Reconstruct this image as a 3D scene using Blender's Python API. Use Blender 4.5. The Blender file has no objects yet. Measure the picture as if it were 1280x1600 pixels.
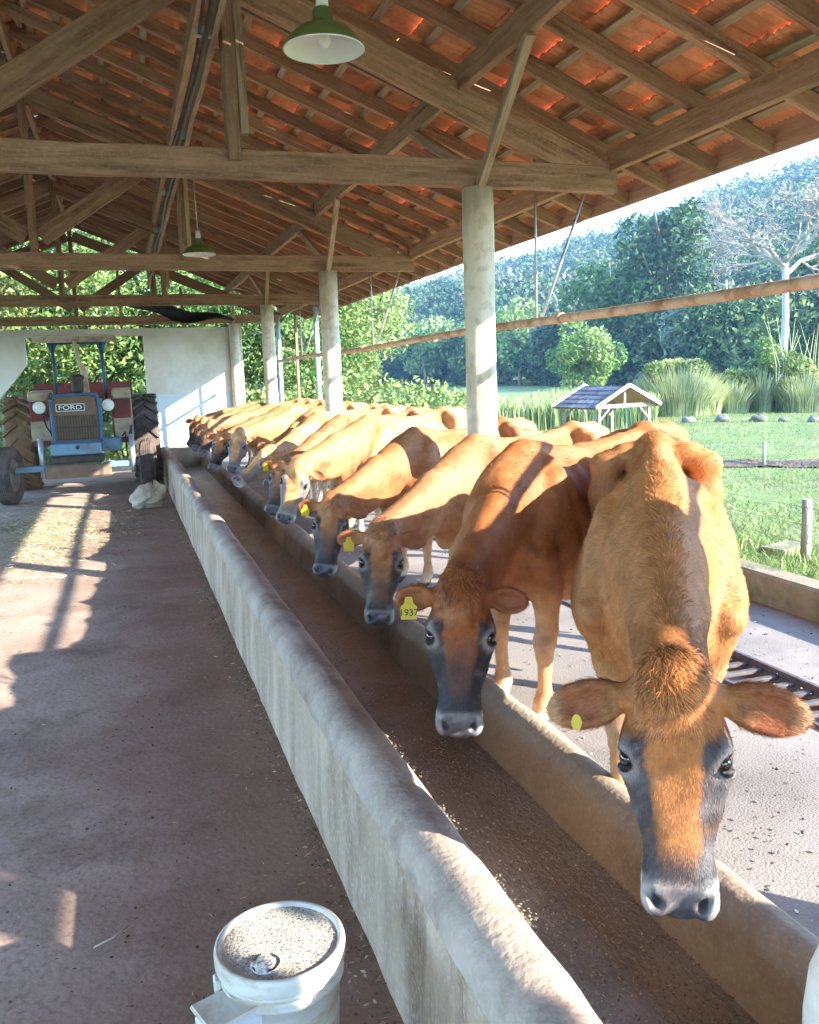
import bpy, math, random
import numpy as np
from mathutils import Vector, Matrix
PI = math.pi
random.seed(7); rng = np.random.default_rng(7)
scene = bpy.context.scene

# ------------------------------------------------------------------ camera, sky, sun, exposure
yaw, pitch, roll, focal = .3135, .157, -.0345, 1350.0
fwd = Vector((math.sin(yaw)*math.cos(pitch), math.cos(yaw)*math.cos(pitch), -math.sin(pitch)))
r0 = Vector((math.cos(yaw), -math.sin(yaw), 0)); u0 = r0.cross(fwd)
rgt = r0*math.cos(roll) + u0*math.sin(roll); upv = rgt.cross(fwd)
cam_d = bpy.data.cameras.new('camera'); cam = bpy.data.objects.new('camera', cam_d)
scene.collection.objects.link(cam); scene.camera = cam
mw = Matrix((rgt, upv, -fwd)).transposed().to_4x4(); mw.translation = (0, 0, 1.70)
cam.matrix_world = mw
cam_d.sensor_fit = 'HORIZONTAL'; cam_d.sensor_width = 36; cam_d.lens = 36*focal/1280
cam_d.clip_start = .05; cam_d.clip_end = 3000

SUN = Vector((1, -1.03, .58)).normalized()
SUN_EL = math.asin(SUN.z); SUN_AZ = math.atan2(SUN.x, SUN.y)
world = bpy.data.worlds.new('World'); scene.world = world; world.use_nodes = True
nt = world.node_tree; bg = nt.nodes['Background']
sky = nt.nodes.new('ShaderNodeTexSky'); sky.sky_type = 'NISHITA'; sky.sun_disc = False
sky.sun_elevation = SUN_EL; sky.sun_rotation = SUN_AZ
sky.air_density = 1.0; sky.dust_density = .0; sky.ozone_density = 3.6
nt.links.new(sky.outputs[0], bg.inputs[0]); bg.inputs[1].default_value = .15
sun_d = bpy.data.lights.new('sun', 'SUN'); sun = bpy.data.objects.new('sun', sun_d)
scene.collection.objects.link(sun); sun_d.energy = 2.05; sun_d.angle = math.radians(.5); sun_d.color = (1, .93, .82)
sun.rotation_euler = SUN.to_track_quat('Z', 'Y').to_euler(); sun.location = (20, -20, 15)
vs = scene.view_settings; vs.view_transform = 'Standard'; vs.look = 'None'; vs.gamma = 1; vs.use_curve_mapping = False
vs.exposure = 3.5
scene.cycles.max_bounces = 8; scene.cycles.diffuse_bounces = 5; scene.cycles.use_denoising = True

# ------------------------------------------------------------------ materials
MATS = {}
def mat(name, c1, c2=None, c3=None, scale=4, stretch=(1,1,1), rough=.85, bump=.25, bscale=40, metallic=0.0,
        rand=0.0, detail=6, attr=None, contrast=(.3,.7), speck=None, speck_scale=120, speck_amt=.5, big=None, spec=.4, trans=0.0, bdist=.01):
    if name in MATS: return MATS[name]
    m = bpy.data.materials.new(name); m.use_nodes = True; n = m.node_tree.nodes; l = m.node_tree.links
    b = n['Principled BSDF']; b.inputs['Roughness'].default_value = rough; b.inputs['Metallic'].default_value = metallic
    b.inputs['Specular IOR Level'].default_value = spec
    tc = n.new('ShaderNodeTexCoord'); mp = n.new('ShaderNodeMapping'); l.new(tc.outputs['Object'], mp.inputs[0])
    mp.inputs['Scale'].default_value = stretch
    if rand or True:
        oi = n.new('ShaderNodeObjectInfo')
        cb = n.new('ShaderNodeVectorMath'); cb.operation = 'SCALE'; cb.inputs[0].default_value = (17.3, 9.1, 23.7)
        l.new(oi.outputs['Random'], cb.inputs['Scale']); l.new(cb.outputs[0], mp.inputs['Location'])
    if attr:
        at = n.new('ShaderNodeAttribute'); at.attribute_name = attr; col = at.outputs['Color']
        nz = n.new('ShaderNodeTexNoise'); nz.inputs['Scale'].default_value = scale; nz.inputs['Detail'].default_value = detail
        l.new(mp.outputs[0], nz.inputs[0])
        mr = n.new('ShaderNodeMapRange'); mr.inputs[1].default_value = .25; mr.inputs[2].default_value = .75
        mr.inputs[3].default_value = .72; mr.inputs[4].default_value = 1.28; l.new(nz.outputs[0], mr.inputs[0])
        mx = n.new('ShaderNodeVectorMath'); mx.operation = 'SCALE'; l.new(col, mx.inputs[0]); l.new(mr.outputs[0], mx.inputs['Scale'])
        col = mx.outputs[0]
    else:
        nz = n.new('ShaderNodeTexNoise'); nz.inputs['Scale'].default_value = scale; nz.inputs['Detail'].default_value = detail
        nz.inputs['Roughness'].default_value = .62; l.new(mp.outputs[0], nz.inputs[0])
        cr = n.new('ShaderNodeValToRGB'); cr.color_ramp.elements[0].position = contrast[0]; cr.color_ramp.elements[1].position = contrast[1]
        c2 = c2 or c1
        cr.color_ramp.elements[0].color = (*c1, 1); cr.color_ramp.elements[1].color = (*c2, 1)
        l.new(nz.outputs[0], cr.inputs[0]); col = cr.outputs[0]
    if c3:
        n2 = n.new('ShaderNodeTexNoise'); n2.inputs['Scale'].default_value = (big or scale*.35); n2.inputs['Detail'].default_value = 5
        n2.inputs['Roughness'].default_value = .7
        l.new(mp.outputs[0], n2.inputs[0]); r2 = n.new('ShaderNodeValToRGB')
        r2.color_ramp.elements[0].position = .5; r2.color_ramp.elements[1].position = .68; l.new(n2.outputs[0], r2.inputs[0])
        mx = n.new('ShaderNodeMixRGB'); l.new(r2.outputs[0], mx.inputs[0]); l.new(col, mx.inputs[1]); mx.inputs[2].default_value = (*c3, 1)
        col = mx.outputs[0]
    if speck:
        n3 = n.new('ShaderNodeTexNoise'); n3.inputs['Scale'].default_value = speck_scale; n3.inputs['Detail'].default_value = 3
        l.new(tc.outputs['Object'], n3.inputs[0]); r3 = n.new('ShaderNodeValToRGB')
        r3.color_ramp.elements[0].position = .54; r3.color_ramp.elements[1].position = .62; l.new(n3.outputs[0], r3.inputs[0])
        ml = n.new('ShaderNodeMath'); ml.operation = 'MULTIPLY'; ml.inputs[1].default_value = speck_amt; l.new(r3.outputs[0], ml.inputs[0])
        mx = n.new('ShaderNodeMixRGB'); l.new(ml.outputs[0], mx.inputs[0]); l.new(col, mx.inputs[1]); mx.inputs[2].default_value = (*speck, 1)
        col = mx.outputs[0]
    if rand:
        mr = n.new('ShaderNodeMapRange'); mr.inputs[3].default_value = 1-rand; mr.inputs[4].default_value = 1+rand
        l.new(oi.outputs['Random'], mr.inputs[0])
        mx = n.new('ShaderNodeVectorMath'); mx.operation = 'SCALE'; l.new(col, mx.inputs[0]); l.new(mr.outputs[0], mx.inputs['Scale']); col = mx.outputs[0]
    l.new(col, b.inputs['Base Color'])
    if bump:
        nb = n.new('ShaderNodeTexNoise'); nb.inputs['Scale'].default_value = bscale; nb.inputs['Detail'].default_value = 5
        l.new(mp.outputs[0], nb.inputs[0]); bn = n.new('ShaderNodeBump'); bn.inputs['Strength'].default_value = bump
        bn.inputs['Distance'].default_value = bdist; l.new(nb.outputs[0], bn.inputs['Height']); l.new(bn.outputs[0], b.inputs['Normal'])
    if trans:
        tr = n.new('ShaderNodeBsdfTranslucent'); l.new(col, tr.inputs[0]); ms = n.new('ShaderNodeMixShader'); ms.inputs[0].default_value = trans
        l.new(b.outputs[0], ms.inputs[1]); l.new(tr.outputs[0], ms.inputs[2]); l.new(ms.outputs[0], n['Material Output'].inputs[0])
    MATS[name] = m
    return m

wood = mat('rough sawn wood', (.26,.15,.09), (.46,.285,.18), (.16,.085,.05), scale=3, stretch=(1.2,14,14), bump=.5, bscale=9, rand=.22, big=1.2, speck=(.55,.45,.36), speck_scale=45, speck_amt=.15)
wood_pale = mat('weathered pale wood', (.34,.24,.15), (.52,.40,.28), (.2,.13,.08), scale=3, stretch=(1.2,14,14), bump=.5, bscale=9, rand=.2, big=1.3)
tile_m = mat('fired clay tile', (.64,.26,.12), (.80,.38,.20), (.44,.19,.10), scale=7, bump=.4, bscale=35, rand=.28, big=5, attr=None)
plaster = mat('white plaster', (.70,.66,.58), (.80,.77,.70), (.62,.56,.46), scale=2, bump=.12, bscale=25, big=.9)
plaster_blue = mat('pale blue dado paint', (.56,.66,.68), (.66,.74,.75), scale=2, bump=.12, bscale=25)
lime = mat('chalky column paint', (.58,.50,.37), (.76,.69,.56), (.42,.33,.21), scale=3, stretch=(2,2,.6), bump=.25, bscale=22, big=2.2, speck=(.35,.25,.15), speck_scale=14, speck_amt=.35)
floor_m = mat('dusty brown concrete floor', (.38,.265,.20), (.54,.40,.32), (.20,.125,.085), scale=1.3, bump=.3, bscale=45, big=1.15, speck=(.13,.08,.055), speck_scale=38, speck_amt=.35, rough=.92, detail=10, contrast=(.35,.65))
def dirt_by_x(m, x0, x1, col, amt=.85):
    n=m.node_tree.nodes; l=m.node_tree.links; b=n['Principled BSDF']; src=b.inputs['Base Color'].links[0].from_socket
    g=n.new('ShaderNodeNewGeometry'); sp=n.new('ShaderNodeSeparateXYZ'); l.new(g.outputs['Position'],sp.inputs[0])
    nz=n.new('ShaderNodeTexNoise'); nz.inputs['Scale'].default_value=1.7; nz.inputs['Detail'].default_value=8; l.new(g.outputs['Position'],nz.inputs[0])
    ad=n.new('ShaderNodeMath'); ad.operation='MULTIPLY_ADD'; ad.inputs[1].default_value=1.5; l.new(nz.outputs[0],ad.inputs[0]); l.new(sp.outputs[0],ad.inputs[2])
    mr=n.new('ShaderNodeMapRange'); mr.inputs[1].default_value=x0+.75; mr.inputs[2].default_value=x1+.75; mr.inputs[4].default_value=amt; l.new(ad.outputs[0],mr.inputs[0])
    mx=n.new('ShaderNodeMixRGB'); l.new(mr.outputs[0],mx.inputs[0]); l.new(src,mx.inputs[1]); mx.inputs[2].default_value=(*col,1); l.new(mx.outputs[0],b.inputs['Base Color'])
dirt_by_x(floor_m,-.75,.40,(.23,.115,.072),.8)
pave_m = mat('coarse concrete yard', (.20,.175,.15), (.30,.27,.235), (.15,.13,.11), scale=1.6, bump=.4, bscale=110, big=.6, speck=(.20,.17,.15), speck_scale=120, speck_amt=.5, detail=9, rough=.9, bdist=.012)
wallc_m = mat('weathered concrete', (.31,.215,.14), (.50,.375,.265), (.21,.13,.08), scale=2.2, stretch=(2.5,2.5,.7), bump=.6, bscale=28, big=1.4, speck=(.55,.52,.46), speck_scale=60, speck_amt=.3, rough=.9)
cap_m = mat('worn concrete lip', (.31,.235,.185), (.50,.405,.33), (.20,.13,.10), scale=3, bump=.5, bscale=55, big=2.2, speck=(.60,.56,.50), speck_scale=60, speck_amt=.15, rough=.9)
curb_m = mat('rubbed brown concrete', (.28,.215,.14), (.47,.39,.29), (.18,.12,.075), scale=2.6, bump=.5, bscale=45, big=1.3, speck=(.55,.5,.42), speck_scale=90, speck_amt=.2, detail=9, rough=.85)
trough_m = mat('stained trough floor', (.22,.19,.165), (.36,.325,.29), (.16,.13,.11), rough=.5, scale=4, stretch=(1,.6,1), bump=.8, bscale=70, speck=(.42,.34,.26), speck_scale=130, speck_amt=.5)
steel_rust = mat('rusty painted pipe', (.42,.29,.18), (.62,.50,.38), (.25,.12,.06), scale=9, bump=.4, bscale=60, rough=.6, big=5)
steel = mat('galvanised steel', (.40,.42,.43), (.58,.60,.60), scale=8, bump=.1, bscale=60, rough=.45, metallic=.6)
steel_blue = mat('pale blue painted steel', (.40,.55,.62), (.55,.68,.72), scale=8, bump=.1, rough=.5)
black_pl = mat('black plastic', (.02,.02,.022), (.04,.04,.045), scale=8, bump=.1, rough=.5)
enamel_g = mat('green enamel', (.10,.15,.045), (.14,.20,.07), scale=6, bump=.05, rough=.3)
enamel_w = mat('white enamel', (.78,.78,.74), (.82,.82,.79), scale=6, bump=.03, rough=.35)
straw_m = mat('straw', (.5,.38,.2), (.7,.58,.36), scale=5, bump=0, attr='tint')

# ------------------------------------------------------------------ object helpers
def link(o, parent=None):
    scene.collection.objects.link(o)
    if parent is not None: o.parent = parent
    return o
def tag(o, label=None, cat=None, group=None, kind=None):
    if label: o['label'] = label
    if cat: o['category'] = cat
    if group: o['group'] = group
    if kind: o['kind'] = kind
    return o
def empty(name, loc=(0,0,0), rz=0, parent=None, label=None, cat=None, group=None, kind=None):
    o = bpy.data.objects.new(name, None); o.empty_display_size = .1
    link(o, parent); o.location = loc; o.rotation_euler = (0,0,rz)
    return tag(o, label, cat, group, kind)
def base_of(p):
    v = Vector((0,0,0))
    while p is not None: v += p.location; p = p.parent
    return v
def np_mesh(name, V, F, cols=None, smooth=False, cname='tint'):
    V = np.asarray(V, np.float32); F = np.asarray(F, np.int32)
    me = bpy.data.meshes.new(name); k = F.shape[1]
    me.vertices.add(len(V)); me.vertices.foreach_set('co', V.ravel())
    me.loops.add(F.size); me.loops.foreach_set('vertex_index', F.ravel())
    me.polygons.add(len(F)); me.polygons.foreach_set('loop_start', np.arange(0, F.size, k, dtype=np.int32))
    me.polygons.foreach_set('loop_total', np.full(len(F), k, np.int32))
    me.update(calc_edges=True)
    if smooth: me.polygons.foreach_set('use_smooth', np.ones(len(F), bool))
    if cols is not None:
        ca = me.color_attributes.new(cname, 'FLOAT_COLOR', 'POINT')
        c4 = np.ones((len(V), 4), np.float32); c4[:, :3] = cols; ca.data.foreach_set('color', c4.ravel())
    return me
def mobj(name, me, m, parent=None, loc=(0,0,0), **kw):
    """mesh coordinates are world coordinates minus loc; loc is in world axes"""
    o = bpy.data.objects.new(name, me); link(o, parent)
    if m is not None and len(me.materials) == 0: me.materials.append(m)
    o.location = Vector(loc) - (base_of(parent) if parent is not None else Vector((0,0,0)))
    return tag(o, **kw)
class MB:
    def __init__(s): s.v = []; s.f = []; s.sm = []
    def add(s, V, F, sm=False):
        b = len(s.v); s.v += [tuple(x) for x in V]; s.f += [tuple(b+i for i in f) for f in F]; s.sm += [sm]*len(F); return s
    def box(s, c, d, R=None, bev=0.0):
        c = Vector(c); h = [x/2 for x in d]; R = R or Matrix.Identity(3)
        if bev <= 0:
            V = [c + R@Vector((x*h[0], y*h[1], z*h[2])) for x in (-1,1) for y in (-1,1) for z in (-1,1)]
            return s.add(V, [(0,1,3,2),(4,6,7,5),(0,4,5,1),(2,3,7,6),(0,2,6,4),(1,5,7,3)])
        V = []; idx = {}
        for x in (-1,1):
            for y in (-1,1):
                for z in (-1,1):
                    for a in range(3):
                        p = [x*h[0], y*h[1], z*h[2]]
                        for q in range(3):
                            if q != a: p[q] -= (x,y,z)[q]*bev
                        idx[(x,y,z,a)] = len(V); V.append(c + R@Vector(p))
        F = []
        for a in range(3):
            b_, c_ = (a+1)%3, (a+2)%3
            for sg in (-1,1):
                q = []
                for (i,j) in ((-1,-1),(1,-1),(1,1),(-1,1)):
                    k = [0,0,0]; k[a]=sg; k[b_]=i; k[c_]=j; q.append(idx[(*k,a)])
                F.append(tuple(q) if sg>0 else tuple(reversed(q)))
            for i in (-1,1):
                for j in (-1,1):
                    k0=[0,0,0];k1=[0,0,0];k0[a]=-1;k1[a]=1
                    for k in (k0,k1): k[b_]=i;k[c_]=j
                    F.append((idx[(*k0,b_)],idx[(*k1,b_)],idx[(*k1,c_)],idx[(*k0,c_)]))
        for x in (-1,1):
            for y in (-1,1):
                for z in (-1,1): F.append(tuple(idx[(x,y,z,a)] for a in range(3)))
        return s.add(V, F)
    def tube(s, pts, rad, n=10, cap=True, flat=None):
        pts = [Vector(p) for p in pts]; rad = rad if isinstance(rad,(list,tuple)) else [rad]*len(pts)
        V=[];F=[]; prev=None
        for i,p in enumerate(pts):
            t = (pts[min(i+1,len(pts)-1)]-pts[max(i-1,0)]).normalized()
            if prev is None:
                a = Vector((0,0,1)) if abs(t.z)<.9 else Vector((1,0,0)); u=t.cross(a).normalized()
            else: u = (prev - t*prev.dot(t)).normalized()
            prev=u; w=t.cross(u)
            for k in range(n):
                an=2*PI*k/n; V.append(p+(u*math.cos(an)+w*math.sin(an)*(flat or 1))*rad[i])
        for i in range(len(pts)-1):
            for k in range(n): F.append((i*n+k,i*n+(k+1)%n,(i+1)*n+(k+1)%n,(i+1)*n+k))
        s.add(V,F,True)
        if cap:
            b=len(s.v)-len(V)
            s.f.append(tuple(b+k for k in reversed(range(n)))); s.f.append(tuple(b+(len(pts)-1)*n+k for k in range(n))); s.sm += [False]*2
        return s
    def lathe(s, prof, c=(0,0,0), R=None, n=32, sy=1.0):
        c=Vector(c); R=R or Matrix.Identity(3); V=[];F=[]
        for r,z in prof:
            for k in range(n): an=2*PI*k/n; V.append(c+R@Vector((r*math.cos(an), r*math.sin(an)*sy, z)))
        for i in range(len(prof)-1):
            for k in range(n): F.append((i*n+k,i*n+(k+1)%n,(i+1)*n+(k+1)%n,(i+1)*n+k))
        return s.add(V,F,True)
    def prism(s, poly, axis, a, b):
        """poly of 2D points extruded along axis (0,1,2) from a to b"""
        def P(p,t):
            q=list(p); q.insert(axis,t); return Vector(q)
        n=len(poly); V=[P(p,a) for p in poly]+[P(p,b) for p in poly]
        F=[(i,(i+1)%n,n+(i+1)%n,n+i) for i in range(n)]+[tuple(reversed(range(n))),tuple(range(n,2*n))]
        return s.add(V,F)
    def mesh(s, name, loc=(0,0,0)):
        me=bpy.data.meshes.new(name); L=Vector(loc); me.from_pydata([Vector(v)-L for v in s.v],[],s.f)
        me.polygons.foreach_set('use_smooth', s.sm); me.update(); 
        return me
    def build(s, name, m, parent=None, loc=None, **kw):
        if loc is None: loc = base_of(parent) if parent is not None else (0,0,0)
        return mobj(name, s.mesh(name, loc), m, parent, loc, **kw)
def rot_to(d, up=(0,0,1)):
    x=Vector(d).normalized(); u=Vector(up)
    if abs(x.dot(u))>.98: u=Vector((0,1,0))
    y=u.cross(x).normalized(); z=x.cross(y); return Matrix((x,y,z)).transposed()
def beam(name, p0, p1, w, h, m, parent, up=(0,0,1), wob=.004, seg=None, **kw):
    """rough sawn timber: its grain runs along local x"""
    p0=Vector(p0);p1=Vector(p1);L=(p1-p0).length; R=rot_to(p1-p0,up); seg=seg or max(1,int(L/.6))
    V=[];F=[]; b=min(w,h)*.06
    prof=[(-w/2+b,-h/2),(w/2-b,-h/2),(w/2,-h/2+b),(w/2,h/2-b),(w/2-b,h/2),(-w/2+b,h/2),(-w/2,h/2-b),(-w/2,-h/2+b)]
    for i in range(seg+1):
        x=-L/2+L*i/seg; dy=random.uniform(-wob,wob); dz=random.uniform(-wob,wob)
        for (y,z) in prof: V.append((x,y+dy+random.uniform(-wob,wob)*.3,z+dz+random.uniform(-wob,wob)*.3))
    for i in range(seg):
        for k in range(8): F.append((i*8+k,(i+1)*8+k,(i+1)*8+(k+1)%8,i*8+(k+1)%8))
    F.append(tuple(range(8))); F.append(tuple(seg*8+k for k in reversed(range(8))))
    me=bpy.data.meshes.new(name); me.from_pydata(V,[],F); me.update(); me.materials.append(m)
    o=bpy.data.objects.new(name,me); link(o,parent)
    o.location=(p0+p1)/2-(base_of(parent) if parent is not None else Vector((0,0,0))); o.rotation_euler=R.to_euler()
    return tag(o,**kw)
def noise2(x, y, seed=0):
    r = np.random.default_rng(seed); o = 0
    for k in range(5):
        a = r.uniform(0, 2*PI, 4); f = 2**k
        o = o + (np.sin(f*(x*math.cos(a[0])+y*math.sin(a[0]))+a[1]) * np.sin(f*1.3*(x*math.cos(a[2])+y*math.sin(a[2]))+a[3]))/f
    return o/1.6
# ================================================================== GROUND
def grid_mesh(name, X, Y, Z, m, **kw):
    nx, ny = len(X), len(Y)
    V = np.zeros((nx, ny, 3)); V[...,0] = X[:,None]; V[...,1] = Y[None,:]; V[...,2] = Z
    I = np.arange(nx*ny).reshape(nx,ny)
    F = np.stack([I[:-1,:-1],I[1:,:-1],I[1:,1:],I[:-1,1:]],-1).reshape(-1,4)
    return mobj(name, np_mesh(name, V.reshape(-1,3), F, smooth=True), m, **kw)
RIDGE_AZ = np.radians([-60,-10,5,12.6,17.6,21,25,28.3,32.2,35.9,39.5,43,50,70,100,140,180])
RIDGE_T = np.array([.05,.06,.07,.075,.09,.106,.121,.133,.154,.170,.190,.205,.235,.2,.10,.04,.03])
def hill_z(x, y):
    az = np.arctan2(x, y); r = np.hypot(x, y)
    t = np.interp(az, RIDGE_AZ, RIDGE_T)
    base = np.interp(az, np.radians([0,20,32,45]), [150,150,95,80])
    s = np.clip((r-base)/(380-base), 0, 1); s = s**1.25
    h = (t-.021)*380*s + noise2(x/45, y/45, 3)*7*np.clip(s*4,0,1)*(1-s*.6)
    far = np.clip((r-380)/400, 0, 1)
    return h*(1-far*.6)
ang = np.radians(np.concatenate([np.linspace(-180,-12,40)[:-1], np.linspace(-12,60,145), np.linspace(60,180,40)[1:]]))
rr = np.concatenate([np.linspace(0,60,13), np.linspace(66,420,70), np.linspace(440,640,8)])
A, Rr = np.meshgrid(ang, rr, indexing='ij'); TX = Rr*np.sin(A); TY = Rr*np.cos(A)
TZ = hill_z(TX, TY) + np.where(Rr>45, .06*noise2(TX/9,TY/9,5), 0)
I = np.arange(A.size).reshape(A.shape)
Ft = np.stack([I[:-1,:-1],I[:-1,1:],I[1:,1:],I[1:,:-1]],-1).reshape(-1,4)
grass_m = mat('pasture grass', (.115,.16,.040), (.20,.245,.07), (.24,.22,.10), scale=.6, bump=1.0, bscale=16, big=.25, speck=(.05,.09,.03), speck_scale=3.5, speck_amt=.5, rough=.95, bdist=.06)
forest_floor = mat('forest undergrowth', (.015,.03,.015), (.035,.06,.025), scale=.3, bump=1, bscale=1.5, rough=1, bdist=1.0)
n_ = grass_m.node_tree.nodes; l_ = grass_m.node_tree.links
# terrain: meadow and pasture, turning to forest floor where the hill rises
me = np_mesh('terrain', np.stack([TX,TY,TZ],-1).reshape(-1,3), Ft, smooth=True)
me.materials.append(grass_m); me.materials.append(forest_floor)
cz = TZ.reshape(-1)[Ft].mean(1); cr = Rr.reshape(-1)[Ft].mean(1)
me.polygons.foreach_set('material_index', ((cz>1.2)|(cr>500)).astype(np.int32))
terr = mobj('terrain', me, None, kind='structure')
terr.location.z = 0.06 - .25   # a step down from the yard
def T_h(x, y): return float(hill_z(np.array([x]), np.array([y]))[0]) - .19

mb = MB(); mb.box((-2.2, 8.5, -.1), (5.56, 21.0, .2)); mb.build('aisle_floor', floor_m, kind='structure')
mb = MB(); mb.box((1.05, 9.0, -.12), (.938, 22.0, .2)); mb.build('slab_under_trough', floor_m, kind='structure')
# cow yard with its drain channel left open
mb = MB()
mb.box(((1.521+2.70)/2, 9.0, .0), (2.70-1.521, 22.0, .30)); mb.box(((3.06+3.85)/2, 9.0, .0), (.79, 22.0, .30)); mb.box((2.88, 9.0, -.06), (.36, 22.0, .26))
mb.build('cow_yard_pavement', pave_m, kind='structure')
dg = empty('drain_grate', (2.88, 3, .15), label='long iron drain grate of two rails and short bars set in the cow yard', cat='drain')
for x in (2.715, 3.045):
    mb = MB(); mb.box((x, 9.0, .148), (.028, 22.0, .035), bev=.004); mb.build('rail', mat('dark iron', (.05,.045,.045), (.13,.10,.09), scale=20, bump=.4, rough=.7), dg)
mbg = MB(); mbg.box((2.88, 1.6, .13), (.30, .035, .02), bev=.003); gme = mbg.mesh('bar', (2.88,1.6,.13)); gme.materials.append(MATS['dark iron'])
for k in range(150):
    y = 1.8 + k*.115
    b = bpy.data.objects.new('bar', gme); link(b, dg); b.location = (0, y-3, -.02+random.uniform(-.002,.002)); b.rotation_euler = (0,0,random.uniform(-.05,.05))
mb = MB(); mb.box((3.95, 9.0, .10), (.20, 22.0, .50), bev=.02)
kerbm = mat('mossy concrete kerb', (.20,.15,.08), (.33,.26,.16), (.10,.10,.04), scale=5, bump=.7, bscale=40, big=3)
mb.build('yard_kerb', kerbm, kind='structure')
# grass verge bank behind the kerb
xs = np.linspace(4.05, 9, 26); ys = np.linspace(-3, 40, 90)
Z = .20 - .34*np.clip((xs[:,None]-4.05)/4.9, 0, 1) + .02*noise2(xs[:,None]*2, ys[None,:]*2, 9)
grid_mesh('grass_verge', xs, ys, Z, grass_m, kind='structure')
def verge_z(x, y): return np.where(x<9, .20-.34*np.clip((x-4.05)/4.9,0,1), -.17)
# muddy cart track across the pasture
mud_m = mat('churned mud', (.07,.045,.03), (.16,.11,.08), scale=5, bump=1, bscale=12, bdist=.05)
xs = np.linspace(5, 26, 60); V=[]; 
for i,x in enumerate(xs):
    yc = 15.9 - (x-7)*.62 + .35*math.sin(x*.9); w = .22+.13*math.sin(x*2.1)
    for k,(dy,dz) in enumerate(((-w-.25,-.02),(-w,.05),(0,.02),(w,.06),(w+.25,-.02))): V.append((x, yc+dy, float(verge_z(np.array(x),0))+dz+.03+.02*math.sin(x*7+k*2)))
Fm = [(i*5+k,(i+1)*5+k,(i+1)*5+k+1,i*5+k+1) for i in range(59) for k in range(4)]
me = bpy.data.meshes.new('mud_track'); me.from_pydata(V,[],Fm); mobj('mud_track', me, mud_m, kind='structure')

# ================================================================== BARN
YS = [1.12, 5.5, 9.9, 14.3, 18.7]; RX = -.73
barn = empty('feeding_barn', (0, 9, 0), label='open sided cattle barn with clay tile roof on white columns', cat='barn')
roof = empty('roof', (0,0,0), parent=barn)
def top_r(x): return 3.07 + .4*(3.33-(RX+abs(x-RX)))      # top of the truss rafters
EAVE = 3.95; LE = 2*RX-EAVE
for Y in YS:
    tr = empty('truss', (0, Y-9, 0), parent=barn)
    H = 2.985
    beam('tie_beam', (2*RX-3.36, Y, H), (3.36, Y, H), .07, .17, wood, tr, seg=14, wob=.005)
    for s in (1,-1):
        xe = RX+s*4.02; 
        beam('rafter', (xe, Y+.0, top_r(3.29)-.085), (RX+s*.05, Y, top_r(RX)-.085), .065, .19, wood, tr)
    beam('king_post', (RX, Y, 3.07), (RX, Y, top_r(RX)-.02), .074, .17, wood, tr, up=(0,1,0))
    for s in (1,-1):
        beam('strut', (RX+s*.07, Y-.002, 3.22), (RX+s*1.26, Y-.002, 4.02), .062, .17, wood, tr)
        if Y != YS[4] or s > 0:
            beam('queen_post', (RX+s*1.48, Y-.004, 3.0), (RX+s*1.48, Y-.004, top_r(RX+1.48)-.10), .075, .16, wood, tr, up=(0,1,0))
            beam('queen_post', (RX+s*1.48+.06, Y-.075, 3.14), (RX+s*1.48+.06, Y-.075, top_r(RX+1.48)-.08), .045, .06, wood_pale, tr, up=(0,1,0))
    # raking struts along the barn carrying the middle purlin
    for s in (1,-1):
        for t in (1,-1):
            if Y+t*1.02 < 19.2:
                xs_ = RX+s*3.05; xp = RX+s*2.96
                beam('purlin_strut', (xs_, Y+t*.06, 2.9 if t<0 else 3.02), (xp, Y+t*1.0, 3.50), .05, .07, wood_pale, tr)
    mb = MB(); mb.box((3.352, Y, 3.08), (.02,.03,.03)); mb.build('bolt', steel, tr)
for s in (1,-1):
    X = lambda a: RX+s*a
    y0, y1 = -5.2, 19.2
    for nm, a, zb, w, h in (('purlin', 4.06, 3.035, .06, .15), ('purlin', 2.96, 3.49, .06, .15), ('purlin', 1.40, 4.10, .06, .13)):
        for k in range(5):
            ya = YS[k]-4.38 if k else y0; yb = YS[k] if k<4 else 19.2
            beam(nm, (X(a)+ (.0 if k%2 else .012), ya+.002, zb+h/2), (X(a)+(.0 if k%2 else .012), yb-.002, zb+h/2), w, h, wood, roof)
beam('ridge_board', (RX, -5.2, top_r(RX)+.06), (RX, 19.2, top_r(RX)+.06), .05, .12, wood, roof)
def cz_(x): return 3.185+.4*(3.33-(RX+abs(x-RX)))+.018         # underside of the common rafters
yc = -5.19
while yc < 19.2:
    for s in (1,-1):
        xe = RX+s*(EAVE-RX-.03)
        beam('common_rafter', (xe, yc, cz_(xe)+.052), (RX+s*.03, yc, cz_(RX+s*.03)+.052), .05, .10, wood, roof, seg=6, wob=.006)
    yc += .545
for s in (1,-1):
    n = 15
    for k in range(n):
        a = (EAVE-RX)-.20-k*.335
        x = RX+s*a
        up_ = Vector((s*.4,0,1)).normalized()
        beam('batten', (x, -5.2, cz_(x)+.128), (x, 19.25, cz_(x)+.128), .055, .028, wood_pale, roof, up=up_, seg=26, wob=.005)
    xf = RX+s*(EAVE-RX); 
    for k in range(6):
        ya=-5.2+k*4.07; beam('fascia_board', (xf, ya, 3.095), (xf, ya+4.065, 3.095), .03, .235, mat('pinkish stained board',(.36,.22,.15),(.52,.36,.27),(.28,.16,.11),scale=3,stretch=(1.2,14,14),bump=.4,bscale=9), roof, seg=8)
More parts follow.
